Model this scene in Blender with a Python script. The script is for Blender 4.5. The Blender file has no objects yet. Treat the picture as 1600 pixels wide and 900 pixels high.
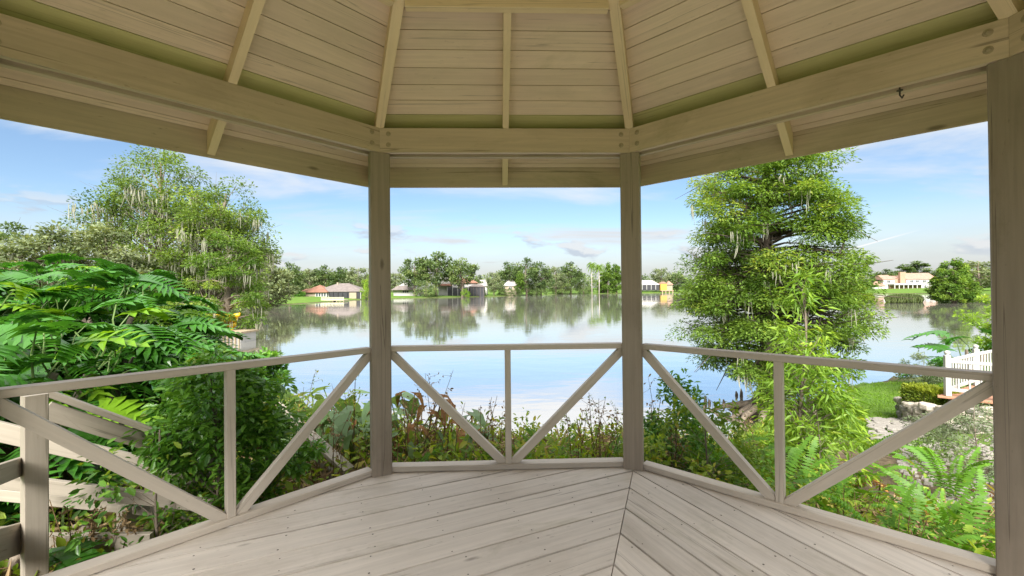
import bpy, math, random
import numpy as np
from mathutils import Vector, Matrix

S = bpy.context.scene
COL = S.collection
R = math.radians
rnd = random.Random(7)
rng = np.random.default_rng(11)

# ---------------------------------------------------------------- camera
CAM = Vector((-0.0671, -0.8745, 1.3305))
FPX = 657.7
YAW, PITCH, ROLL = R(-1.895), R(0.433), R(0.553)
CR = Matrix.Rotation(YAW, 3, 'Z') @ Matrix.Rotation(PITCH, 3, 'X') @ Matrix.Rotation(ROLL, 3, 'Y')
RIGHT, FWD, UP = CR.col[0].copy(), CR.col[1].copy(), CR.col[2].copy()
cam = bpy.data.cameras.new('camera')
cam_o = bpy.data.objects.new('camera', cam)
COL.objects.link(cam_o)
cam.sensor_width = 36.0
cam.lens = 36.0 * FPX / 1600.0
cam.clip_start = 0.05
cam.clip_end = 6000
mw = Matrix((RIGHT, UP, -FWD)).transposed().to_4x4()
mw.translation = CAM
cam_o.matrix_world = mw
S.camera = cam_o

# ---------------------------------------------------------------- light
SUN_AZ, SUN_EL = -174.0, 40.0          # azimuth clockwise from +Y (degrees)
EXPOSURE = 2.05
SKY_STRENGTH = 0.06
CLOUD = (0.198, 0.2, 0.203)
S.view_settings.view_transform = 'Standard'
S.view_settings.look = 'None'
S.view_settings.gamma = 1.0
S.view_settings.exposure = EXPOSURE
S.cycles.use_denoising = True
S.cycles.max_bounces = 9
S.cycles.diffuse_bounces = 6
S.cycles.glossy_bounces = 4
S.cycles.transmission_bounces = 4
S.cycles.transparent_max_bounces = 6
S.cycles.caustics_reflective = False
S.cycles.caustics_refractive = False
S.cycles.sample_clamp_indirect = 6.0

sun = bpy.data.lights.new('sun', 'SUN')
sun.energy = 3.0
sun.angle = R(32)
sun.color = (1.0, 0.96, 0.90)
sun_o = bpy.data.objects.new('sun', sun)
COL.objects.link(sun_o)
sd = Vector((math.sin(R(SUN_AZ)) * math.cos(R(SUN_EL)), math.cos(R(SUN_AZ)) * math.cos(R(SUN_EL)), math.sin(R(SUN_EL))))
sun_o.rotation_euler = sd.to_track_quat('Z', 'Y').to_euler()
sun_o.location = sd * 60


def direction(px, py):
    d = RIGHT * ((px - 800) / FPX) + FWD + UP * ((450 - py) / FPX)
    return d


def at(px, py, depth):
    return CAM + direction(px, py) * depth


def build_world():
    w = bpy.data.worlds.new('World')
    S.world = w
    w.use_nodes = True
    nt = w.node_tree
    N, L = nt.nodes, nt.links
    N.clear()
    out = N.new('ShaderNodeOutputWorld')
    bg = N.new('ShaderNodeBackground')
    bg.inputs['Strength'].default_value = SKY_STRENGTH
    L.new(bg.outputs[0], out.inputs[0])
    sky = N.new('ShaderNodeTexSky')
    sky.sky_type = 'NISHITA'
    sky.sun_disc = False
    sky.sun_elevation = R(SUN_EL)
    sky.sun_rotation = R(SUN_AZ)
    sky.air_density = 1.0
    sky.dust_density = 0.6
    sky.ozone_density = 2.0
    tc = N.new('ShaderNodeTexCoord')
    sep = N.new('ShaderNodeSeparateXYZ')
    L.new(tc.outputs['Generated'], sep.inputs[0])

    def math_(op, a, b=None, c=None):
        n = N.new('ShaderNodeMath')
        n.operation = op
        for i, v in enumerate((a, b, c)):
            if v is None:
                continue
            if isinstance(v, (int, float)):
                n.inputs[i].default_value = v
            else:
                L.new(v, n.inputs[i])
        return n.outputs[0]

    def smooth(v, lo, hi):
        n = N.new('ShaderNodeMapRange')
        n.interpolation_type = 'SMOOTHSTEP'
        L.new(v, n.inputs[0])
        n.inputs[1].default_value = lo
        n.inputs[2].default_value = hi
        return n.outputs[0]

    def noise(vec, scale, detail, rough, dist=0.0):
        n = N.new('ShaderNodeTexNoise')
        n.inputs['Scale'].default_value = scale
        n.inputs['Detail'].default_value = detail
        n.inputs['Roughness'].default_value = rough
        n.inputs['Distortion'].default_value = dist
        L.new(vec, n.inputs['Vector'])
        return n.outputs[0]

    def comb(x, y, z):
        n = N.new('ShaderNodeCombineXYZ')
        for i, v in enumerate((x, y, z)):
            if isinstance(v, (int, float)):
                n.inputs[i].default_value = v
            else:
                L.new(v, n.inputs[i])
        return n.outputs[0]

    def mix(f, a, b):
        n = N.new('ShaderNodeMix')
        n.data_type = 'RGBA'
        L.new(f, n.inputs[0])
        for i, v in ((6, a), (7, b)):
            if isinstance(v, tuple):
                n.inputs[i].default_value = (*v, 1)
            else:
                L.new(v, n.inputs[i])
        return n.outputs[2]
    x, y, z = sep.outputs
    zc = math_('MAXIMUM', z, 0.0)
    den = math_('ADD', zc, 0.12)
    u = math_('DIVIDE', x, den)
    v = math_('DIVIDE', y, den)
    # high streaky cloud on a flat layer
    streak = noise(comb(math_('MULTIPLY', u, 0.55), math_('MULTIPLY', v, 1.25), 3.7), 0.95, 9, 0.56, 0.5)
    streak = math_('ADD', streak, math_('MULTIPLY', math_('MAXIMUM', math_('SUBTRACT', zc, 0.24), 0.0), 6.0))  # extra cloud added above the view to whiten the lake's reflection
    veil = smooth(streak, 0.43, 0.72)
    low = smooth(zc, 0.19, 0.01)
    veil = math_('ADD', math_('MULTIPLY', veil, 0.93), 0.07)
    veil = math_('MAXIMUM', veil, math_('MULTIPLY', low, 0.98))
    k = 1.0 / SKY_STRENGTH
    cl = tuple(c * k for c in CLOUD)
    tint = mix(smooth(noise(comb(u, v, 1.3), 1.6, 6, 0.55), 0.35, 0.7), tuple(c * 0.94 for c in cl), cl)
    blue = N.new('ShaderNodeHueSaturation')
    blue.inputs['Saturation'].default_value = 1.12
    blue.inputs['Value'].default_value = 0.72
    L.new(sky.outputs[0], blue.inputs['Color'])
    # cloud brightened towards the unseen zenith to light deck and water, overcast law 1 + 2 sin(elevation)
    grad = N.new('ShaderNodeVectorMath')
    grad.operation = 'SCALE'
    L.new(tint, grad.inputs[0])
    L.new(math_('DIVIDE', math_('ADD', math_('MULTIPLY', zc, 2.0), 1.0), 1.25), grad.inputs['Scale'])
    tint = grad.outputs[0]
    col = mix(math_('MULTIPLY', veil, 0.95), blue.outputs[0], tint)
    # small heaps of cumulus low over the far shore
    az = math_('ARCTAN2', x, y)
    cu = noise(comb(math_('MULTIPLY', az, 5.0), math_('MULTIPLY', z, 15.0), 8.1), 1.0, 7, 0.52, 0.1)
    band = math_('MULTIPLY', smooth(z, 0.035, 0.07), smooth(z, 0.20, 0.12))
    cum = math_('MULTIPLY', smooth(cu, 0.56, 0.62), band)
    cu_up = noise(comb(math_('MULTIPLY', az, 5.0), math_('MULTIPLY', math_('ADD', z, 0.012), 15.0), 8.1), 1.0, 7, 0.52, 0.1)
    lit = smooth(math_('SUBTRACT', cu, cu_up), -0.01, 0.05)
    cumcol = mix(lit, tuple(c * k for c in (0.135, 0.15, 0.175)), tuple(c * k * 1.02 for c in CLOUD))
    col = mix(math_('MULTIPLY', cum, 0.8), col, cumcol)
    # a thin vapour trail
    a, b = direction(1322, 391).normalized(), direction(1452, 355).normalized()
    n = a.cross(b).normalized()
    mid = ((a + b) * 0.5).normalized()
    half = math.acos(max(-1, min(1, a.dot(mid))))

    def dot(vec):
        nn = N.new('ShaderNodeVectorMath')
        nn.operation = 'DOT_PRODUCT'
        L.new(tc.outputs['Generated'], nn.inputs[0])
        nn.inputs[1].default_value = vec
        return nn.outputs['Value']
    line = smooth(math_('ABSOLUTE', dot(n)), 0.0020, 0.0004)
    t = dot((b - a).normalized())
    t0, t1 = a.dot((b - a).normalized()), b.dot((b - a).normalized())
    seg = math_('MULTIPLY', smooth(t, t0 - 0.002, t0 + 0.004), smooth(t, t1, t0 + (t1 - t0) * 0.3))
    front = math_('GREATER_THAN', dot(mid), math.cos(half * 1.4))
    trail = math_('MULTIPLY', math_('MULTIPLY', line, seg), front)
    col = mix(math_('MULTIPLY', trail, 0.95), col, tuple(c * 1.25 for c in cl))
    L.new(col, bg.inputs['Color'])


build_world()

# ---------------------------------------------------------------- helpers
WM = {}


def reg(o, m=None):
    WM[o.name] = m.copy() if m is not None else Matrix.Identity(4)


def set_parent(c, p):
    c.parent = p
    c.matrix_parent_inverse = WM[p.name].inverted()


def empty(name, loc=(0, 0, 0), label=None, cat=None, group=None, kind=None):
    o = bpy.data.objects.new(name, None)
    o.empty_display_size = 0.1
    COL.objects.link(o)
    o.location = loc
    reg(o, Matrix.Translation(Vector(loc)))
    tag(o, label, cat, group, kind)
    return o


def tag(o, label=None, cat=None, group=None, kind=None):
    for k, v in (('label', label), ('category', cat), ('group', group), ('kind', kind)):
        if v:
            o[k] = v
    return o


def link_mesh(name, me, mat, parent=None, matrix=None):
    o = bpy.data.objects.new(name, me)
    COL.objects.link(o)
    if mat is not None and len(me.materials) == 0:
        for m in (mat if isinstance(mat, (list, tuple)) else [mat]):
            me.materials.append(m)
    if matrix is not None:
        o.matrix_basis = matrix
    reg(o, matrix)
    if parent is not None:
        set_parent(o, parent)
    return o


def copy_thing(root, matrix, label=None):
    """copy of a thing built at the origin, its parts and their sub-parts"""
    r = root.copy()
    COL.objects.link(r)
    r.matrix_basis = matrix
    reg(r, matrix)
    if label:
        r['label'] = label

    def rec(src, dst):
        for ch in src.children:
            c = ch.copy()
            COL.objects.link(c)
            c.parent = dst
            rec(ch, c)
    rec(root, r)
    return r


class MB:
    def __init__(self):
        self.v, self.f, self.m = [], [], []

    def add(self, vs, fs, mi=0):
        n = len(self.v)
        self.v += [tuple(p) for p in vs]
        self.f += [tuple(i + n for i in f) for f in fs]
        self.m += [mi] * len(fs)
        return self

    def box(self, x0, x1, y0, y1, z0, z1, mi=0):
        vs = [(x, y, z) for z in (z0, z1) for y in (y0, y1) for x in (x0, x1)]
        return self.add(vs, [(0, 2, 3, 1), (4, 5, 7, 6), (0, 1, 5, 4), (2, 6, 7, 3), (0, 4, 6, 2), (1, 3, 7, 5)], mi)

    def prism(self, poly, z0, z1, mi=0):
        n = len(poly)
        vs = [(x, y, z0) for x, y in poly] + [(x, y, z1) for x, y in poly]
        fs = [tuple(range(n - 1, -1, -1)), tuple(range(n, 2 * n))] + [(i, (i + 1) % n, n + (i + 1) % n, n + i) for i in range(n)]
        return self.add(vs, fs, mi)

    def tube(self, pts, radii, n=6, mi=0, cap=True):
        pts = [Vector(p) for p in pts]
        vs, fs = [], []
        for i, p in enumerate(pts):
            d = (pts[min(i + 1, len(pts) - 1)] - pts[max(i - 1, 0)])
            d = d.normalized() if d.length > 1e-9 else Vector((0, 0, 1))
            a = d.cross(Vector((0.31, 0.95, 0.1)))
            if a.length < 0.1:
                a = d.cross(Vector((1, 0, 0)))
            a.normalize()
            b = d.cross(a)
            for k in range(n):
                th = 2 * math.pi * k / n
                vs.append(p + (a * math.cos(th) + b * math.sin(th)) * radii[i])
        for i in range(len(pts) - 1):
            for k in range(n):
                k2 = (k + 1) % n
                fs.append((i * n + k, i * n + k2, (i + 1) * n + k2, (i + 1) * n + k))
        if cap:
            fs.append(tuple(range(n - 1, -1, -1)))
            fs.append(tuple((len(pts) - 1) * n + k for k in range(n)))
        return self.add(vs, fs, mi)

    def mesh(self, name, smooth=False):
        me = bpy.data.meshes.new(name)
        me.from_pydata(self.v, [], self.f)
        if any(self.m):
            me.polygons.foreach_set('material_index', self.m)
        if smooth:
            me.polygons.foreach_set('use_smooth', [True] * len(self.f))
        me.update()
        return me

    def build(self, name, mat, parent=None, smooth=False, matrix=None):
        return link_mesh(name, self.mesh(name, smooth), mat, parent, matrix)


def frame(p, xdir, up):
    x = Vector(xdir).normalized()
    y = Vector(up).cross(x).normalized()
    z = x.cross(y)
    m = Matrix((x, y, z)).transposed().to_4x4()
    m.translation = p
    return m


def board(name, p, q, w, t, up, mat, parent, ch=0.004, ext=0.0):
    """a sawn board from p to q (centre line), w across, t along up, edges eased"""
    p, q = Vector(p), Vector(q)
    d = (q - p).normalized()
    p, q = p - d * ext, q + d * ext
    ln = (q - p).length
    a, b = w / 2, t / 2
    sec = [(-a + ch, -b), (a - ch, -b), (a, -b + ch), (a, b - ch), (a - ch, b), (-a + ch, b), (-a, b - ch), (-a, -b + ch)]
    vs = [(0, y, z) for y, z in sec] + [(ln, y, z) for y, z in sec]
    fs = [tuple(range(7, -1, -1)), tuple(range(8, 16))] + [(i, (i + 1) % 8, 8 + (i + 1) % 8, 8 + i) for i in range(8)]
    fs = [f[::-1] for f in fs]
    mb = MB().add(vs, fs)
    return mb.build(name, mat, parent, matrix=frame(p, d, up))


def clip(poly, nx, ny, d):
    """keep nx*x+ny*y <= d"""
    out = []
    for i in range(len(poly)):
        a, b = poly[i], poly[(i + 1) % len(poly)]
        da, db = nx * a[0] + ny * a[1] - d, nx * b[0] + ny * b[1] - d
        if da <= 0:
            out.append(a)
        if (da < 0 < db) or (db < 0 < da):
            t = da / (da - db)
            out.append((a[0] + (b[0] - a[0]) * t, a[1] + (b[1] - a[1]) * t))
    return out


# ---------------------------------------------------------------- materials
def new_mat(name):
    m = bpy.data.materials.new(name)
    m.use_nodes = True
    nt = m.node_tree
    nt.nodes.clear()
    out = nt.nodes.new('ShaderNodeOutputMaterial')
    return m, nt, out


def ramp(nt, fac, stops):
    n = nt.nodes.new('ShaderNodeValToRGB')
    el = n.color_ramp.elements
    while len(el) < len(stops):
        el.new(0.5)
    for e, (p, c) in zip(el, stops):
        e.position = p
        e.color = (*c, 1)
    nt.links.new(fac, n.inputs[0])
    return n.outputs[0]


def tex_noise(nt, vec, scale, detail=4, rough=0.55, dist=0.0):
    n = nt.nodes.new('ShaderNodeTexNoise')
    n.inputs['Scale'].default_value = scale
    n.inputs['Detail'].default_value = detail
    n.inputs['Roughness'].default_value = rough
    n.inputs['Distortion'].default_value = dist
    if vec is not None:
        nt.links.new(vec, n.inputs['Vector'])
    return n.outputs[0]


def mapping(nt, vec, scale=(1, 1, 1), loc=(0, 0, 0)):
    n = nt.nodes.new('ShaderNodeMapping')
    n.inputs['Scale'].default_value = scale
    n.inputs['Location'].default_value = loc
    nt.links.new(vec, n.inputs['Vector'])
    return n.outputs[0]


def mixc(nt, f, a, b, mode='MIX'):
    n = nt.nodes.new('ShaderNodeMix')
    n.data_type = 'RGBA'
    n.blend_type = mode
    for i, v in ((0, f), (6, a), (7, b)):
        if isinstance(v, (int, float)):
            n.inputs[i].default_value = v
        elif isinstance(v, tuple):
            n.inputs[i].default_value = (*v, 1)
        else:
            nt.links.new(v, n.inputs[i])
    return n.outputs[2]


def mrange(nt, v, a, b, c=0.0, d=1.0):
    n = nt.nodes.new('ShaderNodeMapRange')
    nt.links.new(v, n.inputs[0])
    for i, x in enumerate((a, b, c, d)):
        n.inputs[i + 1].default_value = x
    return n.outputs[0]


def bump(nt, h, strength, dist=0.01):
    n = nt.nodes.new('ShaderNodeBump')
    n.inputs['Strength'].default_value = strength
    n.inputs['Distance'].default_value = dist
    nt.links.new(h, n.inputs['Height'])
    return n.outputs[0]


def principled(nt, out, col, rough=0.6, spec=0.5, normal=None):
    p = nt.nodes.new('ShaderNodeBsdfPrincipled')
    if isinstance(col, tuple):
        p.inputs['Base Color'].default_value = (*col, 1)
    else:
        nt.links.new(col, p.inputs['Base Color'])
    if isinstance(rough, (int, float)):
        p.inputs['Roughness'].default_value = rough
    else:
        nt.links.new(rough, p.inputs['Roughness'])
    p.inputs['Specular IOR Level'].default_value = spec
    if normal is not None:
        nt.links.new(normal, p.inputs['Normal'])
    nt.links.new(p.outputs[0], out.inputs[0])
    return p


def wood_paint(name, c, dark, wear=0.5, knots=True, rough=0.55):
    """painted softwood: grain along local X, faint stains, knots and specks"""
    m, nt, out = new_mat(name)
    tc = nt.nodes.new('ShaderNodeTexCoord')
    oi = nt.nodes.new('ShaderNodeObjectInfo')
    vadd = nt.nodes.new('ShaderNodeVectorMath')
    vadd.operation = 'ADD'
    rmul = nt.nodes.new('ShaderNodeVectorMath')
    rmul.operation = 'SCALE'
    comb = nt.nodes.new('ShaderNodeCombineXYZ')
    nt.links.new(oi.outputs['Random'], comb.inputs[0])
    nt.links.new(oi.outputs['Random'], comb.inputs[1])
    nt.links.new(comb.outputs[0], rmul.inputs[0])
    rmul.inputs['Scale'].default_value = 37.0
    nt.links.new(tc.outputs['Object'], vadd.inputs[0])
    nt.links.new(rmul.outputs[0], vadd.inputs[1])
    v = vadd.outputs[0]
    grain = tex_noise(nt, mapping(nt, v, (1.6, 42, 42)), 1.0, 5, 0.6, 0.6)
    blot = tex_noise(nt, mapping(nt, v, (1.3, 3.2, 3.2)), 1.0, 6, 0.62, 0.3)
    fine = tex_noise(nt, mapping(nt, v, (14, 60, 60)), 1.0, 3, 0.6)
    col = mixc(nt, mrange(nt, grain, 0.36, 0.66), tuple(x * (1 - 0.16 * wear) for x in c), c)
    col = mixc(nt, mrange(nt, blot, 0.52, 0.78, 0, 0.65 * wear), col, dark)
    col = mixc(nt, mrange(nt, fine, 0.66, 0.74, 0, 0.45 * wear), col, tuple(x * 0.6 for x in dark))
    crk = tex_noise(nt, mapping(nt, v, (0.55, 26, 26)), 1.0, 2, 0.5, 0.4)
    cab = nt.nodes.new('ShaderNodeMath')
    cab.operation = 'ABSOLUTE'
    csub = nt.nodes.new('ShaderNodeMath')
    csub.operation = 'SUBTRACT'
    nt.links.new(crk, csub.inputs[0])
    csub.inputs[1].default_value = 0.66
    nt.links.new(csub.outputs[0], cab.inputs[0])
    col = mixc(nt, mrange(nt, cab.outputs[0], 0.004, 0.016, 0.6 * wear, 0.0), col, tuple(x * 0.4 for x in dark))
    mil = tex_noise(nt, mapping(nt, v, (0.9, 2.2, 2.2), (5, 3, 1)), 1.0, 8, 0.72, 0.6)
    col = mixc(nt, mrange(nt, mil, 0.56, 0.80, 0, 0.7 * wear), col, (dark[0] * 0.75, dark[1] * 0.82, dark[2] * 0.6))
    if knots:
        vo = nt.nodes.new('ShaderNodeTexVoronoi')
        vo.feature = 'F1'
        vo.inputs['Scale'].default_value = 1.0
        nt.links.new(mapping(nt, v, (2.3, 7.0, 7.0)), vo.inputs['Vector'])
        kn = mrange(nt, vo.outputs['Distance'], 0.05, 0.12, 1.0, 0.0)
        pick = mrange(nt, vo.outputs['Color'], 0.72, 0.74)
        mul = nt.nodes.new('ShaderNodeMath')
        mul.operation = 'MULTIPLY'
        nt.links.new(kn, mul.inputs[0])
        nt.links.new(pick, mul.inputs[1])
        mul2 = nt.nodes.new('ShaderNodeMath')
        mul2.operation = 'MULTIPLY'
        nt.links.new(mul.outputs[0], mul2.inputs[0])
        mul2.inputs[1].default_value = 0.7
        col = mixc(nt, mul2.outputs[0], col, tuple(x * 0.45 for x in dark))
    val = nt.nodes.new('ShaderNodeHueSaturation')
    nt.links.new(mrange(nt, oi.outputs['Random'], 0, 1, 0.91, 1.06), val.inputs['Value'])
    nt.links.new(col, val.inputs['Color'])
    principled(nt, out, val.outputs[0], rough, 0.35, bump(nt, grain, 0.35, 0.002))
    return m


def leaf_mat(name, a, b, c=None, trans=0.4, rough=0.42, spec=0.4, tcol=None):
    """leaf: colour runs a..b (and c for odd leaves) by the leaf's own tint"""
    m, nt, out = new_mat(name)
    at_ = nt.nodes.new('ShaderNodeAttribute')
    at_.attribute_name = 'tint'
    oi = nt.nodes.new('ShaderNodeObjectInfo')
    add = nt.nodes.new('ShaderNodeMath')
    add.operation = 'MULTIPLY_ADD'
    nt.links.new(oi.outputs['Random'], add.inputs[0])
    add.inputs[1].default_value = 0.22
    nt.links.new(at_.outputs['Fac'], add.inputs[2])
    stops = [(0.0, a), (0.85, b)]
    if c:
        stops += [(0.97, c)]
    col = ramp(nt, add.outputs[0], stops)
    p = nt.nodes.new('ShaderNodeBsdfPrincipled')
    nt.links.new(col, p.inputs['Base Color'])
    p.inputs['Roughness'].default_value = rough
    p.inputs['Specular IOR Level'].default_value = spec
    tr = nt.nodes.new('ShaderNodeBsdfTranslucent')
    tcl = mixc(nt, 1.0, col, tcol or (1.35, 1.25, 0.55), 'MULTIPLY')
    nt.links.new(tcl, tr.inputs['Color'])
    mx = nt.nodes.new('ShaderNodeMixShader')
    mx.inputs[0].default_value = trans
    nt.links.new(p.outputs[0], mx.inputs[1])
    nt.links.new(tr.outputs[0], mx.inputs[2])
    nt.links.new(mx.outputs[0], out.inputs[0])
    return m


def bark_mat(name, a, b):
    m, nt, out = new_mat(name)
    tc = nt.nodes.new('ShaderNodeTexCoord')
    n = tex_noise(nt, mapping(nt, tc.outputs['Object'], (9, 9, 1.6)), 1.0, 6, 0.65, 0.4)
    principled(nt, out, ramp(nt, n, [(0.3, a), (0.7, b)]), 0.85, 0.2, bump(nt, n, 0.8, 0.03))
    return m


def plain(name, c, rough=0.6, var=0.12, scale=3.0, spec=0.4, bmp=0.2):
    m, nt, out = new_mat(name)
    tc = nt.nodes.new('ShaderNodeTexCoord')
    n = tex_noise(nt, tc.outputs['Object'], scale, 6, 0.6)
    col = mixc(nt, mrange(nt, n, 0.3, 0.7), tuple(x * (1 - var) for x in c), tuple(min(1, x * (1 + var)) for x in c))
    principled(nt, out, col, rough, spec, bump(nt, n, bmp, 0.01))
    return m


M = {}
M['deck'] = wood_paint('deck_paint', (0.61, 0.555, 0.49), (0.33, 0.28, 0.225), 0.95, True, 0.6)
M['rail'] = wood_paint('rail_paint', (0.54, 0.48, 0.405), (0.31, 0.265, 0.20), 0.6, False)
M['post'] = wood_paint('post_paint', (0.32, 0.27, 0.215), (0.18, 0.145, 0.105), 1.0, True)
M['beam'] = wood_paint('beam_paint', (0.58, 0.475, 0.36), (0.33, 0.265, 0.18), 1.0, True)
M['roofboard'] = wood_paint('roof_board_paint', (0.75, 0.63, 0.485), (0.46, 0.39, 0.28), 0.7, True)
M['algae'] = wood_paint('algae_stained_paint', (0.58, 0.56, 0.27), (0.40, 0.41, 0.18), 0.7, False)
M['rafter'] = wood_paint('rafter_paint', (0.76, 0.63, 0.42), (0.50, 0.40, 0.25), 0.5, False)
M['ramp'] = wood_paint('ramp_paint', (0.38, 0.335, 0.27), (0.26, 0.23, 0.16), 0.9, True)
M['steel'] = plain('bolt_steel', (0.34, 0.29, 0.20), 0.5, 0.2, 40)
M['nail'] = plain('nail_steel', (0.06, 0.05, 0.04), 0.6, 0.3, 40)
M['shingle'] = plain('roof_shingle', (0.12, 0.10, 0.09), 0.9, 0.4, 12)
M['white'] = plain('white_paint', (0.42, 0.41, 0.385), 0.5, 0.05, 6)
M['bark'] = bark_mat('bark_grey', (0.10, 0.08, 0.06), (0.27, 0.22, 0.17))
M['bark_d'] = bark_mat('bark_dark', (0.04, 0.03, 0.025), (0.13, 0.10, 0.08))
M['bark_p'] = bark_mat('bark_pale', (0.30, 0.26, 0.22), (0.55, 0.50, 0.44))
M['stem'] = plain('green_stem', (0.10, 0.16, 0.04), 0.6, 0.3, 20)
M['dry'] = leaf_mat('dry_stalk', (0.16, 0.10, 0.05), (0.46, 0.33, 0.18), None, 0.2, 0.8, 0.1, (1, 1, 1))
M['moss'] = leaf_mat('spanish_moss', (0.27, 0.28, 0.20), (0.47, 0.46, 0.36), None, 0.3, 0.9, 0.05, (1, 1, 1))


# ---------------------------------------------------------------- terrain and lake
WATER = -1.9
AZ_N = [(-180, 900), (-62, 900), (-50, 62), (-40, 50), (-34, 39), (-32.2, 31), (-31.2, 25), (-28, 17), (-22, 11), (-10, 8.6), (10, 8.2),
        (20, 8.6), (28, 9.6), (33, 12.0), (37, 14.0), (43, 19), (46, 21), (49, 25), (53, 45), (62, 900), (180, 900)]
AZ_F = [(-180, 900), (-62, 900), (-50, 75), (-40, 110), (-33, 130), (-28, 124), (-26, 138), (-24, 150), (-21.3, 168), (-19.3, 188), (-16.6, 212), (-12, 228), (-6, 240), (0, 268), (3, 298),
        (8, 372), (16, 392), (24, 450), (33, 400), (38, 310), (45, 300), (49, 270), (54, 130), (62, 900), (180, 900)]
AZ_Z = [(-180, -0.5), (-70, -0.45), (-45, -0.45), (-33, -0.5), (-20, -0.45), (20, -0.45), (35, -0.6), (48, -0.7), (70, -0.7), (180, -0.5)]


def lerp_tab(tab, a):
    xs, ys = zip(*tab)
    return np.interp(a, xs, ys)


def ground(x, y):
    dx, dy = x - CAM.x, y - CAM.y
    r = np.hypot(dx, dy)
    a = np.degrees(np.arctan2(dx, dy))
    rn, rf, z0 = lerp_tab(AZ_N, a), lerp_tab(AZ_F, a), lerp_tab(AZ_Z, a)
    wob = 0.5 * np.sin(a * 1.9) * np.minimum(1, r / 30) + 0.3 * np.sin(a * 5.3 + 1)
    rn = rn + wob * 0.6
    t = np.clip((r - 3.6) / np.maximum(rn - 3.6, 0.5), 0, 1)
    znear = z0 + (WATER + 0.12 - z0) * t ** np.interp(a, [-40, -25, 25, 33], [1.2, 1.5, 1.5, 0.55])
    d = np.clip((r - rn) / 1.6, 0, 1)
    znear = znear - d * 1.3
    zfar = WATER + 0.22 + np.minimum(np.maximum(r - rf, 0) * 0.026, 1.5) + np.clip((r - rf - 120) * 0.012, 0, 8)
    e = np.clip((rf - r) / 3.0, 0, 1)
    zfar = zfar - e * 1.5
    mid = (rn + np.maximum(rf, rn + 3)) / 2
    z = np.where(r < mid, znear, zfar)
    n = 0.03 * np.sin(x * 2.1 + 0.7 * y) + 0.03 * np.sin(y * 1.7 - 0.4 * x) + 0.02 * np.sin(x * 5.1) * np.sin(y * 4.3)
    return z + n


def gz(x, y):
    return float(ground(np.array([x]), np.array([y]))[0])


def gp(px, depth, dz=0.0):
    """point on the ground seen at column px, depth metres ahead"""
    p = at(px, 455, depth)
    return Vector((p.x, p.y, gz(p.x, p.y) + dz))


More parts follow.
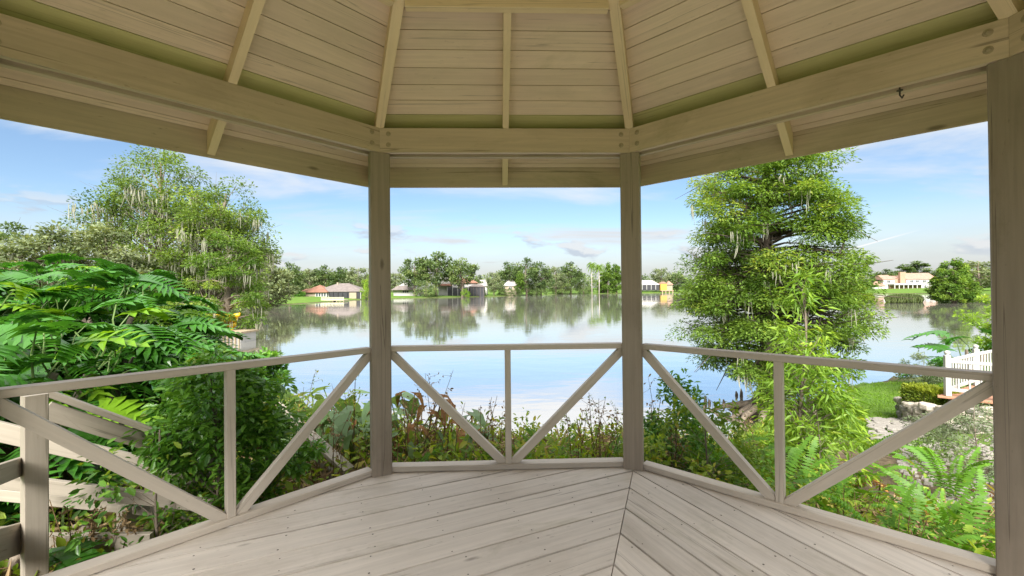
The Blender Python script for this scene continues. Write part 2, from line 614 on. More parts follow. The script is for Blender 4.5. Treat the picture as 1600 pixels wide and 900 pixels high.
def build_ground():
    az = np.concatenate([np.arange(-180, -64, 4.0), np.arange(-64, 64, 0.5), np.arange(64, 180, 4.0)])
    rr = [0.3]
    while rr[-1] < 2600:
        rr.append(rr[-1] + max(0.28, rr[-1] * 0.03))
    rr = np.array(rr)
    A, RR = np.meshgrid(np.radians(az), rr, indexing='ij')
    X, Y = CAM.x + np.sin(A) * RR, CAM.y + np.cos(A) * RR
    Z = ground(X, Y)
    na, nr = A.shape
    V = np.stack([X, Y, Z], -1).reshape(-1, 3)
    c = np.array([[CAM.x, CAM.y, -0.75]])
    V = np.concatenate([V, c])
    i, j = np.meshgrid(np.arange(na), np.arange(nr - 1), indexing='ij')
    i2 = (i + 1) % na
    F = np.stack([i * nr + j, i * nr + j + 1, i2 * nr + j + 1, i2 * nr + j], -1).reshape(-1, 4)
    fs = F.tolist() + [(k * nr, ((k + 1) % na) * nr, na * nr) for k in range(na)]
    me = bpy.data.meshes.new('ground')
    me.from_pydata(V.tolist(), [], fs)
    me.polygons.foreach_set('use_smooth', [True] * len(fs))
    m, nt, out = new_mat('ground_cover')
    geo = nt.nodes.new('ShaderNodeNewGeometry')
    pos = geo.outputs['Position']
    n1 = tex_noise(nt, pos, 0.35, 6, 0.6)
    n2 = tex_noise(nt, pos, 9.0, 6, 0.65)
    n3 = tex_noise(nt, pos, 45.0, 3, 0.6)
    soil = ramp(nt, n2, [(0.3, (0.045, 0.032, 0.02)), (0.6, (0.13, 0.10, 0.06)), (0.8, (0.22, 0.17, 0.10))])
    grass = mixc(nt, mrange(nt, n1, 0.35, 0.65), (0.075, 0.155, 0.018), (0.13, 0.21, 0.03))
    grass = mixc(nt, mrange(nt, n3, 0.35, 0.7, 0, 0.5), grass, (0.05, 0.09, 0.015))
    # distance from the gazebo decides planted bed or mown lawn
    ln = nt.nodes.new('ShaderNodeVectorMath')
    ln.operation = 'LENGTH'
    nt.links.new(pos, ln.inputs[0])
    wob = nt.nodes.new('ShaderNodeMath')
    wob.operation = 'MULTIPLY_ADD'
    nt.links.new(n1, wob.inputs[0])
    wob.inputs[1].default_value = 2.5
    nt.links.new(ln.outputs['Value'], wob.inputs[2])
    f = mrange(nt, wob.outputs[0], 9.6, 10.4)
    # damp strip of bare earth at the water line
    sx = nt.nodes.new('ShaderNodeSeparateXYZ')
    nt.links.new(pos, sx.inputs[0])
    wet = mrange(nt, sx.outputs[2], WATER + 0.10, WATER + 0.2, 1, 0)
    col = mixc(nt, f, soil, grass)
    col = mixc(nt, wet, col, (0.09, 0.075, 0.04))
    principled(nt, out, col, 0.9, 0.15, bump(nt, n2, 0.6, 0.05))
    o = link_mesh('ground', me, m)
    o['kind'] = 'structure'
    # the lake
    n = 96
    vs, fs = [(0, 150, WATER)], []
    for k in range(n):
        t = 2 * math.pi * k / n
        vs.append((900 * math.cos(t), 150 + 900 * math.sin(t), WATER))
    fs = [(0, 1 + k, 1 + (k + 1) % n) for k in range(n)]
    me = bpy.data.meshes.new('lake')
    me.from_pydata(vs, [], fs)
    m, nt, out = new_mat('lake_water')
    geo = nt.nodes.new('ShaderNodeNewGeometry')
    pos = geo.outputs['Position']
    w1 = tex_noise(nt, mapping(nt, pos, (0.5, 1.0, 1)), 1.1, 3, 0.5)
    w2 = tex_noise(nt, mapping(nt, pos, (0.10, 0.25, 1)), 0.35, 4, 0.55)
    addn = nt.nodes.new('ShaderNodeMath')
    addn.operation = 'MULTIPLY_ADD'
    nt.links.new(w2, addn.inputs[0])
    addn.inputs[1].default_value = 1.6
    nt.links.new(w1, addn.inputs[2])
    patch = tex_noise(nt, mapping(nt, pos, (0.012, 0.05, 1)), 1.0, 3, 0.5)
    b = nt.nodes.new('ShaderNodeBump')
    nt.links.new(mrange(nt, patch, 0.42, 0.62, 0.010, 0.05), b.inputs['Strength'])
    b.inputs['Distance'].default_value = 0.25
    nt.links.new(addn.outputs[0], b.inputs['Height'])
    p = principled(nt, out, (0.205, 0.195, 0.165), 0.035, 1.0, b.outputs[0])
    p.inputs["IOR"].default_value = 4.6
    o = link_mesh('lake', me, m)
    o['kind'] = 'structure'


build_ground()

# ---------------------------------------------------------------- gazebo
T22 = math.tan(math.pi / 8)
C22 = math.cos(math.pi / 8)
RI = 2.397                 # inner face of the posts, on the radius
RB = 2.22                  # inner face of the beams, on the apothem
HB = 2.353                 # underside of the beams
BEAM_T = HB + 0.178
SL = 0.49


def roof_z(r):
    return 2.64 - SL * (r - RB)


def vdir(k):                # vertices, k = 1 and 2 are the two posts at the lake side
    a = R(157.5 - 45 * k)
    return Vector((math.cos(a), math.sin(a), 0))


def sdir(k):                # side k lies between vertex k and k+1
    a = R(135 - 45 * k)
    return Vector((math.cos(a), math.sin(a), 0))


def side_pt(k, apo, t, z):
    n = sdir(k)
    tt = Vector((n.y, -n.x, 0))
    return n * apo + tt * t + Vector((0, 0, z))


Z = Vector((0, 0, 1))


def build_gazebo():
    g = empty('gazebo', (0, 0, -0.78), 'beige painted octagonal timber gazebo with open sides and cross braced railings', 'gazebo')
    # posts
    for k in range(8):
        v = vdir(k)
        c = v * (RI + 0.07)
        board('post', c + Z * -0.8, c + Z * (HB - 0.002), 0.14, 0.14, v, M['post'], g, 0.006)
    # beams: an inner and an outer plank on each side
    bolt = MB()
    for ring, (r, h) in enumerate(((0.018, 0.0), (0.018, 0.003), (0.010, 0.0035), (0.009, 0.008), (0.004, 0.010))):
        bolt.v += [(r * math.cos(t * math.pi / 5), r * math.sin(t * math.pi / 5), h) for t in range(10)]
        if ring:
            n = ring * 10
            bolt.f += [(n - 10 + t, n - 10 + (t + 1) % 10, n + (t + 1) % 10, n + t) for t in range(10)]
    bolt.f.append(tuple(range(40, 50)))
    bolt.m = [0] * len(bolt.f)
    bolt_me = bolt.mesh('bolt')
    bolt_me.materials.append(M['steel'])
    for k in range(8):
        n = sdir(k)
        tt = Vector((n.y, -n.x, 0))
        for apo in (RB + 0.019, RB + 0.019 + 0.106):
            hw = (apo - 0.019) * T22
            hw2 = (apo + 0.019) * T22
            z0, z1 = HB, BEAM_T
            mb = MB()
            poly = [(-hw, -0.019), (hw, -0.019), (hw2, 0.019), (-hw2, 0.019)]
            # local x along the side, y outwards
            mb.prism([(x * 0.9995, y) for x, y in poly], 0, z1 - z0)
            m = Matrix((tt, n, Z)).transposed().to_4x4()
            m.translation = n * apo + Z * z0
            mb.f = [f[::-1] for f in mb.f]
            b = mb.build('beam', M['beam'], g, matrix=m)
            if apo < RB + 0.03:
                for s in (-1, 1):
                    for zz in (0.055, 0.135):
                        mm = Matrix((tt, Z, -n)).transposed().to_4x4()
                        mm.translation = n * RB + tt * (s * (hw - 0.062)) + Z * (HB + zz)
                        link_mesh('bolt', bolt_me, None, b, mm)
    # hook under the right hand beam
    hk = MB()
    p = side_pt(2, RB + 0.07, 0.56, HB)
    hk.tube([p + Z * 0.03, p - Z * 0.03, p + Vector((0.012, 0.0, -0.045)), p + Vector((0.02, 0, -0.028))], [0.004] * 4, 5)
    hk.tube([p + Z * -0.004, p - Z * 0.008], [0.014, 0.014], 8)
    hk.build('hook', M['nail'], g)
    # roof: shingled shell, boards, rafters, fascia
    shell = MB()
    ro = 2.80
    top = roof_z(0) + 0.10
    vs = [vdir(k) * (ro / C22) + Z * (roof_z(ro) + 0.085) for k in range(8)] + [Vector((0, 0, top))]
    vs += [vdir(k) * (ro / C22) + Z * (roof_z(ro) + 0.030) for k in range(8)] + [Vector((0, 0, top - 0.05))]
    fs = [(k + 1 if k < 7 else 0, k, 8) for k in range(8)] + [(9 + k, 9 + (k + 1) % 8, 17) for k in range(8)]
    fs += [(k, (k + 1) % 8, 9 + (k + 1) % 8, 9 + k) for k in range(8)]
    shell.add(vs, fs)
    roof = shell.build('roof', M['shingle'], g)
    w = 0.1127
    edges = [2.728] + [2.230 + w * j for j in range(4, -19, -1)]
    cs = 1 / math.sqrt(1 + SL * SL)
    for j in range(len(edges) - 1):
        r1, r0 = edges[j] - 0.0022, edges[j + 1] + 0.0022
        if r0 < 0.08:
            break
        t = 0.018
        vs = []
        for (r, up) in ((r0, 0), (r1, 0), (r0, 1), (r1, 1)):
            h = r * T22 - 0.002
            off = Vector((SL, 0, 1)).normalized() * (t * up)
            for s in (-1, 1):
                vs.append((s * h, r + off.x, roof_z(r) + off.z))
        # local origin on the board so that the grain runs along it
        oz, oy = roof_z((r0 + r1) / 2), (r0 + r1) / 2
        vs = [(x, y - oy, z - oz) for x, y, z in vs]
        fs = [(0, 1, 3, 2), (4, 6, 7, 5), (0, 4, 5, 1), (2, 3, 7, 6), (0, 2, 6, 4), (1, 5, 7, 3)]
        me = MB().add(vs, fs).mesh('roof_board')
        mat = M['algae'] if 2.30 < r1 < 2.36 else M['roofboard']
        me.materials.append(mat)
        for k in range(8):
            n = sdir(k)
            tt = Vector((n.y, -n.x, 0))
            m = Matrix((tt, n, Z)).transposed().to_4x4()
            m.translation = n * oy + Z * oz
            link_mesh('roof_board', me, None, roof, m)

    def rafter(dirv, slope, zr, r_in, r_cut, r_tail0, r_tail1, width, name):
        """zr(r): underside of the boards over this line; notched over the beams"""
        n = dirv
        tt = Vector((n.y, -n.x, 0))
        prof = [(r_in, zr(r_in) - 0.001), (r_tail1, zr(r_tail1) - 0.001), (r_tail1, zr(r_tail1) - 0.148), (r_tail0, zr(r_tail0) - 0.148),
                (r_tail0, BEAM_T + 0.001), (r_cut, BEAM_T + 0.001), (r_cut - 0.012, zr(r_cut - 0.012) - 0.106), (r_in, zr(r_in) - 0.106)]
        ln = len(prof)
        r00, z00 = (r_in + r_tail1) / 2, zr((r_in + r_tail1) / 2)
        ax = (n + Z * -slope).normalized()
        upv = tt.cross(ax)
        m = Matrix((ax, upv, tt)).transposed().to_4x4()
        if m.determinant() < 0:
            upv = -upv
            m = Matrix((ax, upv, tt)).transposed().to_4x4()
        org = n * r00 + Z * z00
        m.translation = org
        loc = []
        for s in (-1, 1):
            for r, z in prof:
                d = (n * r + Z * z) - org
                loc.append((d.dot(ax), d.dot(upv), s * width / 2))
        fs = [tuple(range(ln)), tuple(range(2 * ln - 1, ln - 1, -1))]
        fs += [(i, ln + i, ln + (i + 1) % ln, (i + 1) % ln) for i in range(ln)]
        return MB().add(loc, fs).build(name, M['rafter'], roof, matrix=m)

    for k in range(8):
        rafter(vdir(k), SL * C22, lambda r: roof_z(r * C22), 0.05, RI + 0.002, (RB + 0.150) / C22, 2.70 / C22, 0.058, 'rafter')
        rafter(sdir(k), SL, roof_z, 1.482, RB - 0.002, RB + 0.150, 2.734, 0.044, 'rafter')
        # ring of blocking under the crown
        n = sdir(k)
        r0, r1 = 1.432, 1.480
        h = r0 * T22 - 0.03
        board('blocking', side_pt(k, (r0 + r1) / 2, -h, 2.895 + 0.055), side_pt(k, (r0 + r1) / 2, h, 2.895 + 0.055), 0.048, 0.11, Z, M['rafter'], roof, 0.002)
        # fascia
        r = 2.748
        h = r * T22
        zt = roof_z(2.75) + 0.02
        zb = 2.224
        board('fascia', side_pt(k, r, -h, (zt + zb) / 2), side_pt(k, r, h, (zt + zb) / 2), 0.019, zt - zb, Z, M['beam'], roof, 0.002)
    # deck: herringbone quarters mitred on every second radius
    fr = MB()
    for k in range(8):
        a, b = side_pt(k, 2.30, -2.30 * T22, 0), side_pt(k, 2.30, 2.30 * T22, 0)
        n = sdir(k) * 0.04
        fr.add([a - n - Z * .30, b - n - Z * .30, b - Z * .30, a - Z * .30, a - n - Z * .042, b - n - Z * .042, b - Z * .042, a - Z * .042],
               [(3, 2, 1, 0), (4, 5, 6, 7), (0, 1, 5, 4), (1, 2, 6, 5), (2, 3, 7, 6), (3, 0, 4, 7)])
    deck = fr.build('deck', M['post'], g)
    nails = MB()
    step, d0, gap = 0.1993, 0.890, 0.0068
    for q in range(4):
        a = R(112.5 - 90 * q)
        n = Vector((math.cos(a), math.sin(a), 0))
        tt = Vector((n.y, -n.x, 0))
        m0 = Matrix((tt, n, Z)).transposed()
        for j in range(-5, 9):
            dl, dh = d0 + step * j + gap, d0 + step * (j + 1) - gap
            if dh < 0.05:
                continue
            poly = [(-3, max(dl, 0.0)), (3, max(dl, 0.0)), (3, dh), (-3, dh)]
            poly = clip(poly, 1 / math.sqrt(2), -1 / math.sqrt(2), -0.0025)      # the two mitres: |x| <= y
            poly = clip(poly, -1 / math.sqrt(2), -1 / math.sqrt(2), -0.0025)
            for i in range(8):                                              # the octagon's rim
                ang = math.pi / 8 + math.pi / 4 * i
                poly = clip(poly, math.cos(ang), math.sin(ang), 2.365)
            if len(poly) < 3:
                continue
            cy = (dl + dh) / 2
            loc = [(x, y - cy) for x, y in poly]
            m = m0.to_4x4()
            m.translation = n * cy + Z * -0.038
            mb = MB().prism(loc, 0, 0.038 + rnd.uniform(-0.0012, 0.0012))
            if (loc[1][0] - loc[0][0]) * (loc[2][1] - loc[0][1]) - (loc[2][0] - loc[0][0]) * (loc[1][1] - loc[0][1]) < 0:
                mb.f = [f[::-1] for f in mb.f]
            mb.build('deck_board', M['deck'], deck, matrix=m)
            xm = max(abs(x) for x, y in poly)
            x = -2.2
            while x < 2.2:
                x += 0.405
                for yy in (dl + 0.035, dh - 0.035):
                    if abs(x) < yy - 0.05 and abs(x) < xm:
                        c = n * (yy + rnd.uniform(-.012, .012)) + tt * (x + rnd.uniform(-.03, .03))
                        if max(abs(c.dot(sdir(i))) for i in range(8)) > 2.25:
                            continue
                        rr = rnd.uniform(0.0035, 0.0058)
                        nails.add([c + Vector((rr * math.cos(t), rr * math.sin(t), 0.0022)) for t in (0, 1.05, 2.1, 3.14, 4.19, 5.24)], [(0, 1, 2, 3, 4, 5)])
    o = nails.build('nail_heads', M['nail'], deck)
    o['kind'] = 'stuff'
    # railings
    ZR = 0.928
    for k in range(8):
        if k == 5:
            continue                                   # the way in
        ri = 2.272
        hw = (RI + 0.07) * math.sin(math.pi / 8) - 0.068
        c = ri + 0.044
        board('top_rail', side_pt(k, c, -hw, ZR - 0.019), side_pt(k, c, hw, ZR - 0.019), 0.089, 0.038, Z, M['rail'], g)
        board('bottom_rail', side_pt(k, c - 0.006, -hw, 0.0225), side_pt(k, c - 0.006, hw, 0.0225), 0.089, 0.040, Z, M['rail'], g)
        cb = ri + 0.038
        board('baluster', side_pt(k, cb, 0, 0.043), side_pt(k, cb, 0, ZR - 0.039), 0.045, 0.062, sdir(k), M['rail'], g, 0.003)
        for s in (-1, 1):
            a = side_pt(k, cb - 0.002 * s, s * 0.062, 0.066)
            b = side_pt(k, cb - 0.002 * s, s * (hw - 0.035), ZR - 0.082)
            d = (b - a).normalized()
            L = (b - a).length
            # mitred ends: clip the square bar against rail, baluster and post
            n = sdir(k)
            tt = Vector((n.y, -n.x, 0)) * s
            x0, x1, z0, z1 = 0.0235, hw - 0.001, 0.0435, ZR - 0.0390
            dx, dz = d.dot(tt), d.z
            nx, nz = -dz, dx
            hwd = 0.028
            pa, pb = (0.062 - 2 * dx, 0.066 - 2 * dz), (0.062 + 3 * dx, 0.066 + 3 * dz)
            poly = [(pa[0] + nx * hwd, pa[1] + nz * hwd), (pa[0] - nx * hwd, pa[1] - nz * hwd), (pb[0] - nx * hwd, pb[1] - nz * hwd), (pb[0] + nx * hwd, pb[1] + nz * hwd)]
            for (ex, ez, ed) in ((-1, 0, -x0), (1, 0, x1), (0, -1, -z0), (0, 1, z1)):
                poly = clip(poly, ex, ez, ed)
            ctr = Vector((sum(p[0] for p in poly) / len(poly), sum(p[1] for p in poly) / len(poly)))
            ax = tt * dx + Z * dz
            upv = tt * nx + Z * nz
            org = n * cb + tt * ctr.x + Z * ctr.y
            thick = 0.022
            zz = ax.cross(upv)
            m = Matrix((ax, upv, zz)).transposed().to_4x4()
            m.translation = org
            loc = [((px - ctr.x) * dx + (pz - ctr.y) * dz, (px - ctr.x) * nx + (pz - ctr.y) * nz) for px, pz in poly]
            area = sum(loc[i][0] * loc[(i + 1) % len(loc)][1] - loc[(i + 1) % len(loc)][0] * loc[i][1] for i in range(len(loc)))
            if area < 0:
                loc = loc[::-1]
            MB().prism(loc, -thick, thick).build('brace', M['rail'], g, matrix=m)
    return g


build_gazebo()

# ---------------------------------------------------------------- foliage tools
LEAF = {  # outline in (along, across, lift), faces
    'diamond': (np.array([(0, 0, 0), (0.45, 0.5, 0.06), (1, 0, -0.08), (0.45, -0.5, 0.06)]), [(0, 3, 2, 1)]),
    'oval': (np.array([(0, 0, 0), (0.28, 0.42, 0.08), (0.66, 0.42, 0.05), (1, 0, -0.10), (0.66, -0.42, 0.05), (0.28, -0.42, 0.08)]),
             [(0, 3, 2, 1), (0, 5, 4, 3)]),
    'lance': (np.array([(0, 0, 0), (0.35, 0.5, 0.03), (1, 0, -0.22), (0.35, -0.5, 0.03)]), [(0, 2, 1), (0, 3, 2)]),
    'spray': (np.array([(0, 0, 0), (0.4, 0.5, 0.0), (0.55, 0.12, 0.02), (1, 0, -0.14), (0.55, -0.12, 0.02), (0.4, -0.5, 0.0)]),
              [(0, 2, 1), (0, 3, 2), (0, 4, 3), (0, 5, 4)]),
}


def unit(a):
    return a / np.maximum(np.linalg.norm(a, axis=1, keepdims=True), 1e-9)


def leaf_mesh(name, P, D, U, L, W, tint, shape='diamond'):
    """one mesh of many leaves: P foot, D along, U rough up, L length, W width (arrays)"""
    tpl, fc = LEAF[shape]
    D = unit(D)
    Sx = unit(np.cross(U, D))
    Nn = np.cross(D, Sx)
    n, k = len(P), len(tpl)
    V = (P[:, None, :] + D[:, None, :] * (tpl[None, :, 0:1] * L[:, None, None]) + Sx[:, None, :] * (tpl[None, :, 1:2] * W[:, None, None])
         + Nn[:, None, :] * (tpl[None, :, 2:3] * L[:, None, None]))
    V = V.reshape(-1, 3).astype(np.float32)
    lens = np.array([len(f) for f in fc])
    flat = np.concatenate([np.array(f) for f in fc])
    loops = (np.arange(n)[:, None] * k + flat[None, :]).reshape(-1).astype(np.int32)
    ls = np.concatenate([[0], np.cumsum(lens)[:-1]])
    starts = (np.arange(n)[:, None] * len(flat) + ls[None, :]).reshape(-1).astype(np.int32)
    tot = np.tile(lens, n).astype(np.int32)
    me = bpy.data.meshes.new(name)
    me.vertices.add(len(V))
    me.vertices.foreach_set('co', V.reshape(-1))
    me.loops.add(len(loops))
    me.loops.foreach_set('vertex_index', loops)
    me.polygons.add(len(starts))
    me.polygons.foreach_set('loop_start', starts)
    me.polygons.foreach_set('loop_total', tot)
    a = me.attributes.new('tint', 'FLOAT', 'POINT')
    a.data.foreach_set('value', np.repeat(tint, k).astype(np.float32))
    me.update(calc_edges=True)
    me.validate()
    return me


def ribbons(name, P, L, W, tint, sway=0.1):
    """hanging tatters: three-step tapering strips, each crossed by a second one"""
    n = len(P)
    a = rng.uniform(0, math.pi, n)
    V, T = [], []
    steps = np.array([0, 0.35, 0.7, 1.0])
    wid = np.array([0.35, 0.8, 0.45, 0.03])
    off = rng.normal(0, sway, (n, 2))
    for c in range(2):
        sx = np.stack([np.cos(a + c * 1.5), np.sin(a + c * 1.5), 0 * a], 1)
        for s, w in zip(steps, wid):
            mid = P - np.stack([off[:, 0] * s * s * L, off[:, 1] * s * s * L, L * s], 1)
            jit = rng.normal(0, 0.12, (n, 1)) * W[:, None] * sx
            V += [mid + jit - sx * (W * w / 2)[:, None], mid + jit + sx * (W * w / 2)[:, None]]
    V = np.stack(V, 1)                     # n,16,3
    fc = []
    for c in range(2):
        for s in range(3):
            b = c * 8 + s * 2
            fc.append((b, b + 1, b + 3, b + 2))
    k = 16
    flat = np.array(fc).reshape(-1)
    loops = (np.arange(n)[:, None] * k + flat[None, :]).reshape(-1).astype(np.int32)
    me = bpy.data.meshes.new(name)
    me.vertices.add(n * k)
    me.vertices.foreach_set('co', V.reshape(-1).astype(np.float32))
    me.loops.add(len(loops))
    me.loops.foreach_set('vertex_index', loops)
    me.polygons.add(n * 6)
    me.polygons.foreach_set('loop_start', np.arange(0, n * 24, 4).astype(np.int32))
    me.polygons.foreach_set('loop_total', np.full(n * 6, 4, np.int32))
    at_ = me.attributes.new('tint', 'FLOAT', 'POINT')
    at_.data.foreach_set('value', np.repeat(tint, k).astype(np.float32))
    me.update(calc_edges=True)
    return me


M['cypress'] = leaf_mat('cypress_needles', (0.07, 0.15, 0.022), (0.24, 0.37, 0.06), (0.36, 0.43, 0.08), 0.45, 0.55, 0.25)
M['cypress_far'] = leaf_mat('cypress_needles_far', (0.060, 0.128, 0.024), (0.180, 0.285, 0.045), None, 0.35, 0.6, 0.2)
M['oak'] = leaf_mat('oak_leaves', (0.045, 0.087, 0.027), (0.158, 0.225, 0.068), (0.240, 0.285, 0.090), 0.3, 0.5, 0.3)
M['oak_b'] = leaf_mat('mossy_tree_leaves', (0.065, 0.12, 0.022), (0.21, 0.31, 0.055), (0.32, 0.40, 0.08), 0.42, 0.5, 0.3)
M['oak_grey'] = leaf_mat('grey_oak_leaves', (0.090, 0.128, 0.053), (0.255, 0.300, 0.150), None, 0.3, 0.6, 0.25)
M['lime'] = leaf_mat('lime_leaves', (0.11, 0.23, 0.02), (0.29, 0.44, 0.045), (0.42, 0.50, 0.07), 0.45, 0.45, 0.35)
M['shrub'] = leaf_mat('shrub_leaves', (0.045, 0.15, 0.02), (0.17, 0.36, 0.04), (0.25, 0.36, 0.04), 0.35, 0.35, 0.5)
M['philo'] = leaf_mat('split_leaf', (0.02, 0.085, 0.015), (0.075, 0.235, 0.025), (0.22, 0.40, 0.03), 0.30, 0.26, 0.6)
M['philo_y'] = leaf_mat('split_leaf_young', (0.10, 0.25, 0.015), (0.24, 0.40, 0.02), None, 0.4, 0.35, 0.5)
M['fern'] = leaf_mat('fern_frond', (0.045, 0.14, 0.012), (0.14, 0.31, 0.025), (0.33, 0.44, 0.04), 0.42, 0.45, 0.35)
M['fern_dead'] = leaf_mat('dead_fern_frond', (0.13, 0.065, 0.022), (0.42, 0.21, 0.06), (0.52, 0.36, 0.14), 0.3, 0.8, 0.1, (1, 1, 1))
M['weed'] = leaf_mat('weed_leaves', (0.09, 0.18, 0.018), (0.30, 0.40, 0.04), (0.46, 0.40, 0.08), 0.4, 0.5, 0.3)
M['taro'] = leaf_mat('taro_leaves', (0.05, 0.13, 0.035), (0.20, 0.31, 0.13), None, 0.35, 0.4, 0.4)
M['wilt'] = leaf_mat('wilted_leaves', (0.24, 0.11, 0.045), (0.52, 0.30, 0.13), (0.60, 0.45, 0.22), 0.35, 0.75, 0.15, (1.1, 1, 0.9))
M['sage'] = leaf_mat('sage_leaves', (0.10, 0.14, 0.07), (0.24, 0.29, 0.17), None, 0.3, 0.7, 0.15)
M['hedge'] = leaf_mat('hedge_leaves', (0.12, 0.19, 0.02), (0.34, 0.40, 0.04), None, 0.35, 0.45, 0.35)
M['reed'] = leaf_mat('reed_blades', (0.06, 0.10, 0.03), (0.15, 0.19, 0.07), None, 0.3, 0.6, 0.2)
M['grass'] = leaf_mat('grass_blades', (0.07, 0.16, 0.012), (0.16, 0.29, 0.025), None, 0.4, 0.5, 0.3)


def crown_points(ncl, prof, H, seed, inner=0.35, lump=0.12):
    """cluster centres in a crown whose half-width at height t is prof(t)*H"""
    g = np.random.default_rng(seed)
    ts, out = np.linspace(prof[0][0], prof[-1][0], 60), []
    wts = np.interp(ts, *zip(*prof)) ** 1.5 + 1e-4
    wts /= wts.sum()
    t = g.choice(ts, ncl, p=wts) + g.uniform(-0.01, 0.01, ncl)
    rad = np.interp(t, *zip(*prof)) * (inner + (1 - inner) * np.sqrt(g.uniform(0, 1, ncl)))
    az = np.arange(ncl) * 2.39996 + g.uniform(-0.5, 0.5, ncl)
    lob = 1 + lump * np.sin(az * 3 + seed) + lump * np.sin(az * 2 + t * 14 + seed * 2)
    return np.stack([np.cos(az) * rad * lob * H, np.sin(az) * rad * lob * H, t * H], 1), t


def tree_parts(root, H, prof, ncl, seed, leaf='oak', nleaf=120, size=0.3, aspect=0.55, shape='diamond', cl=0.10, flat=0.6, droop=0.0,
               bark='bark', tr=0.028, lean=(0, 0), rise=0.16, moss=0, moss_len=1.0, flare=1.8, top=0.93, limb_every=1, moss_w=0.22, up=0.6, stem_n=1, lump=0.12):
    """trunk with limbs, crown of leaf clumps, moss; the thing's foot is the origin of root"""
    g = np.random.default_rng(seed + 100)
    C, t = crown_points(ncl, prof, H, seed, 0.35, lump)
    ln = np.array([lean[0], lean[1]])

    def spine(tt):
        return Vector((ln[0] * tt * tt * H + 0.012 * H * math.sin(tt * 7 + seed), ln[1] * tt * tt * H + 0.012 * H * math.cos(tt * 6 + seed * 2), tt * H))
    C[:, 0] += ln[0] * t * t * H
    C[:, 1] += ln[1] * t * t * H
    mb = MB()
    ks = np.linspace(0, top, 9)
    for sn in range(stem_n):
        sh = Vector((0.05 * H * sn * math.cos(seed + sn * 2.2), 0.05 * H * sn * math.sin(seed + sn * 2.2), 0))
        pts, rad = [], []
        for k in ks:
            pts.append(spine(k) + sh * (1 + 0.6 * k))
            rad.append(max(0.004 * H, tr * H * ((1 - k / top) ** 0.8 * 0.9 + 0.08) * (1 + (flare - 1) * max(0, 1 - k / 0.10))))
        pts[0] = pts[0] - Z * 0.03 * H
        mb.tube(pts, rad, 9)
    for i in range(0, ncl, limb_every):
        t0 = max(0.06, t[i] - rise - 0.05 * g.uniform())
        a, b = spine(min(t0, top)), Vector(C[i])
        mid = a.lerp(b, 0.5) + Z * (0.10 * (b - a).length * (1 if rise > 0.05 else 0.6)) + Vector(g.normal(0, 0.035, 3)) * (b - a).length
        r0 = tr * H * 0.34 * (1 - 0.55 * t[i])
        mb.tube([a, a.lerp(mid, 0.55), mid, b], [r0, r0 * 0.7, r0 * 0.5, r0 * 0.16], 5, cap=False)
        for q in range(2):
            e = b + Vector(g.normal(0, 1, 3)) * cl * H * 0.8
            mb.tube([mid.lerp(b, 0.3 + 0.3 * q), e], [r0 * 0.3, r0 * 0.08], 4, cap=False)
    trunk = mb.build('trunk', M[bark], root, smooth=True)
    # leaves
    cs = cl * H * g.uniform(0.65, 1.35, ncl)
    n = ncl * nleaf
    ci = np.repeat(np.arange(ncl), nleaf)
    d = unit(g.normal(0, 1, (n, 3)))
    rr = g.uniform(0, 1, n) ** 0.45
    off = d * rr[:, None] * cs[ci][:, None]
    off[:, 2] *= flat
    hor = np.hypot(off[:, 0], off[:, 1])
    off[:, 2] -= droop * hor * hor / (cl * H)
    P = C[ci] + off
    D = d * 0.9 + g.normal(0, 0.55, (n, 3))
    D[:, 2] = D[:, 2] * 0.6 - droop * 0.7
    U = g.normal(0, 1 - up, (n, 3)) + np.array([0, 0, up])
    sz = size * g.uniform(0.6, 1.35, n)
    tint = np.clip(0.32 + 0.20 * g.normal(0, 1, ncl)[ci] + 0.16 * g.normal(0, 1, n) + 0.10 * d[:, 2], 0, 0.98)
    crown = link_mesh('crown', leaf_mesh('crown', P, D, U, sz, sz * aspect, tint, shape), M[leaf], root)
    crown['kind'] = 'stuff'
    if moss:
        idx = np.repeat(g.choice(np.nonzero(P[:, 2] < 0.82 * H)[0], moss), 5)
        moss = len(idx)
        Pm = P[idx] - np.array([0, 0, 0.015 * H]) + g.normal(0, 1, (moss, 3)) * np.array([1, 1, .5]) * moss_w * 0.9
        Lm = moss_len * np.repeat(g.uniform(0.3, 1.1, moss // 5), 5) * g.uniform(0.4, 1.15, moss)
        moss_w = moss_w * 0.5
        ms = link_mesh('spanish_moss', ribbons('spanish_moss', Pm, Lm, moss_w * g.uniform(0.5, 1.3, moss), g.uniform(0, 1, moss)), M['moss'], root)
        ms['kind'] = 'stuff'
    return root


PROF = {
    'oak': [(0.30, 0.12), (0.42, 0.36), (0.58, 0.46), (0.75, 0.42), (0.90, 0.26), (1.0, 0.06)],
    'round': [(0.12, 0.22), (0.3, 0.42), (0.55, 0.46), (0.8, 0.32), (1.0, 0.06)],
    'bush': [(0.04, 0.50), (0.3, 0.62), (0.6, 0.55), (0.85, 0.32), (1.0, 0.08)],
    'cone': [(0.06, 0.24), (0.2, 0.30), (0.45, 0.24), (0.7, 0.15), (0.9, 0.07), (1.0, 0.01)],
    'narrow': [(0.05, 0.13), (0.25, 0.17), (0.6, 0.14), (0.85, 0.08), (1.0, 0.01)],
    'pine': [(0.52, 0.04), (0.62, 0.16), (0.75, 0.20), (0.9, 0.15), (1.0, 0.04)],
}

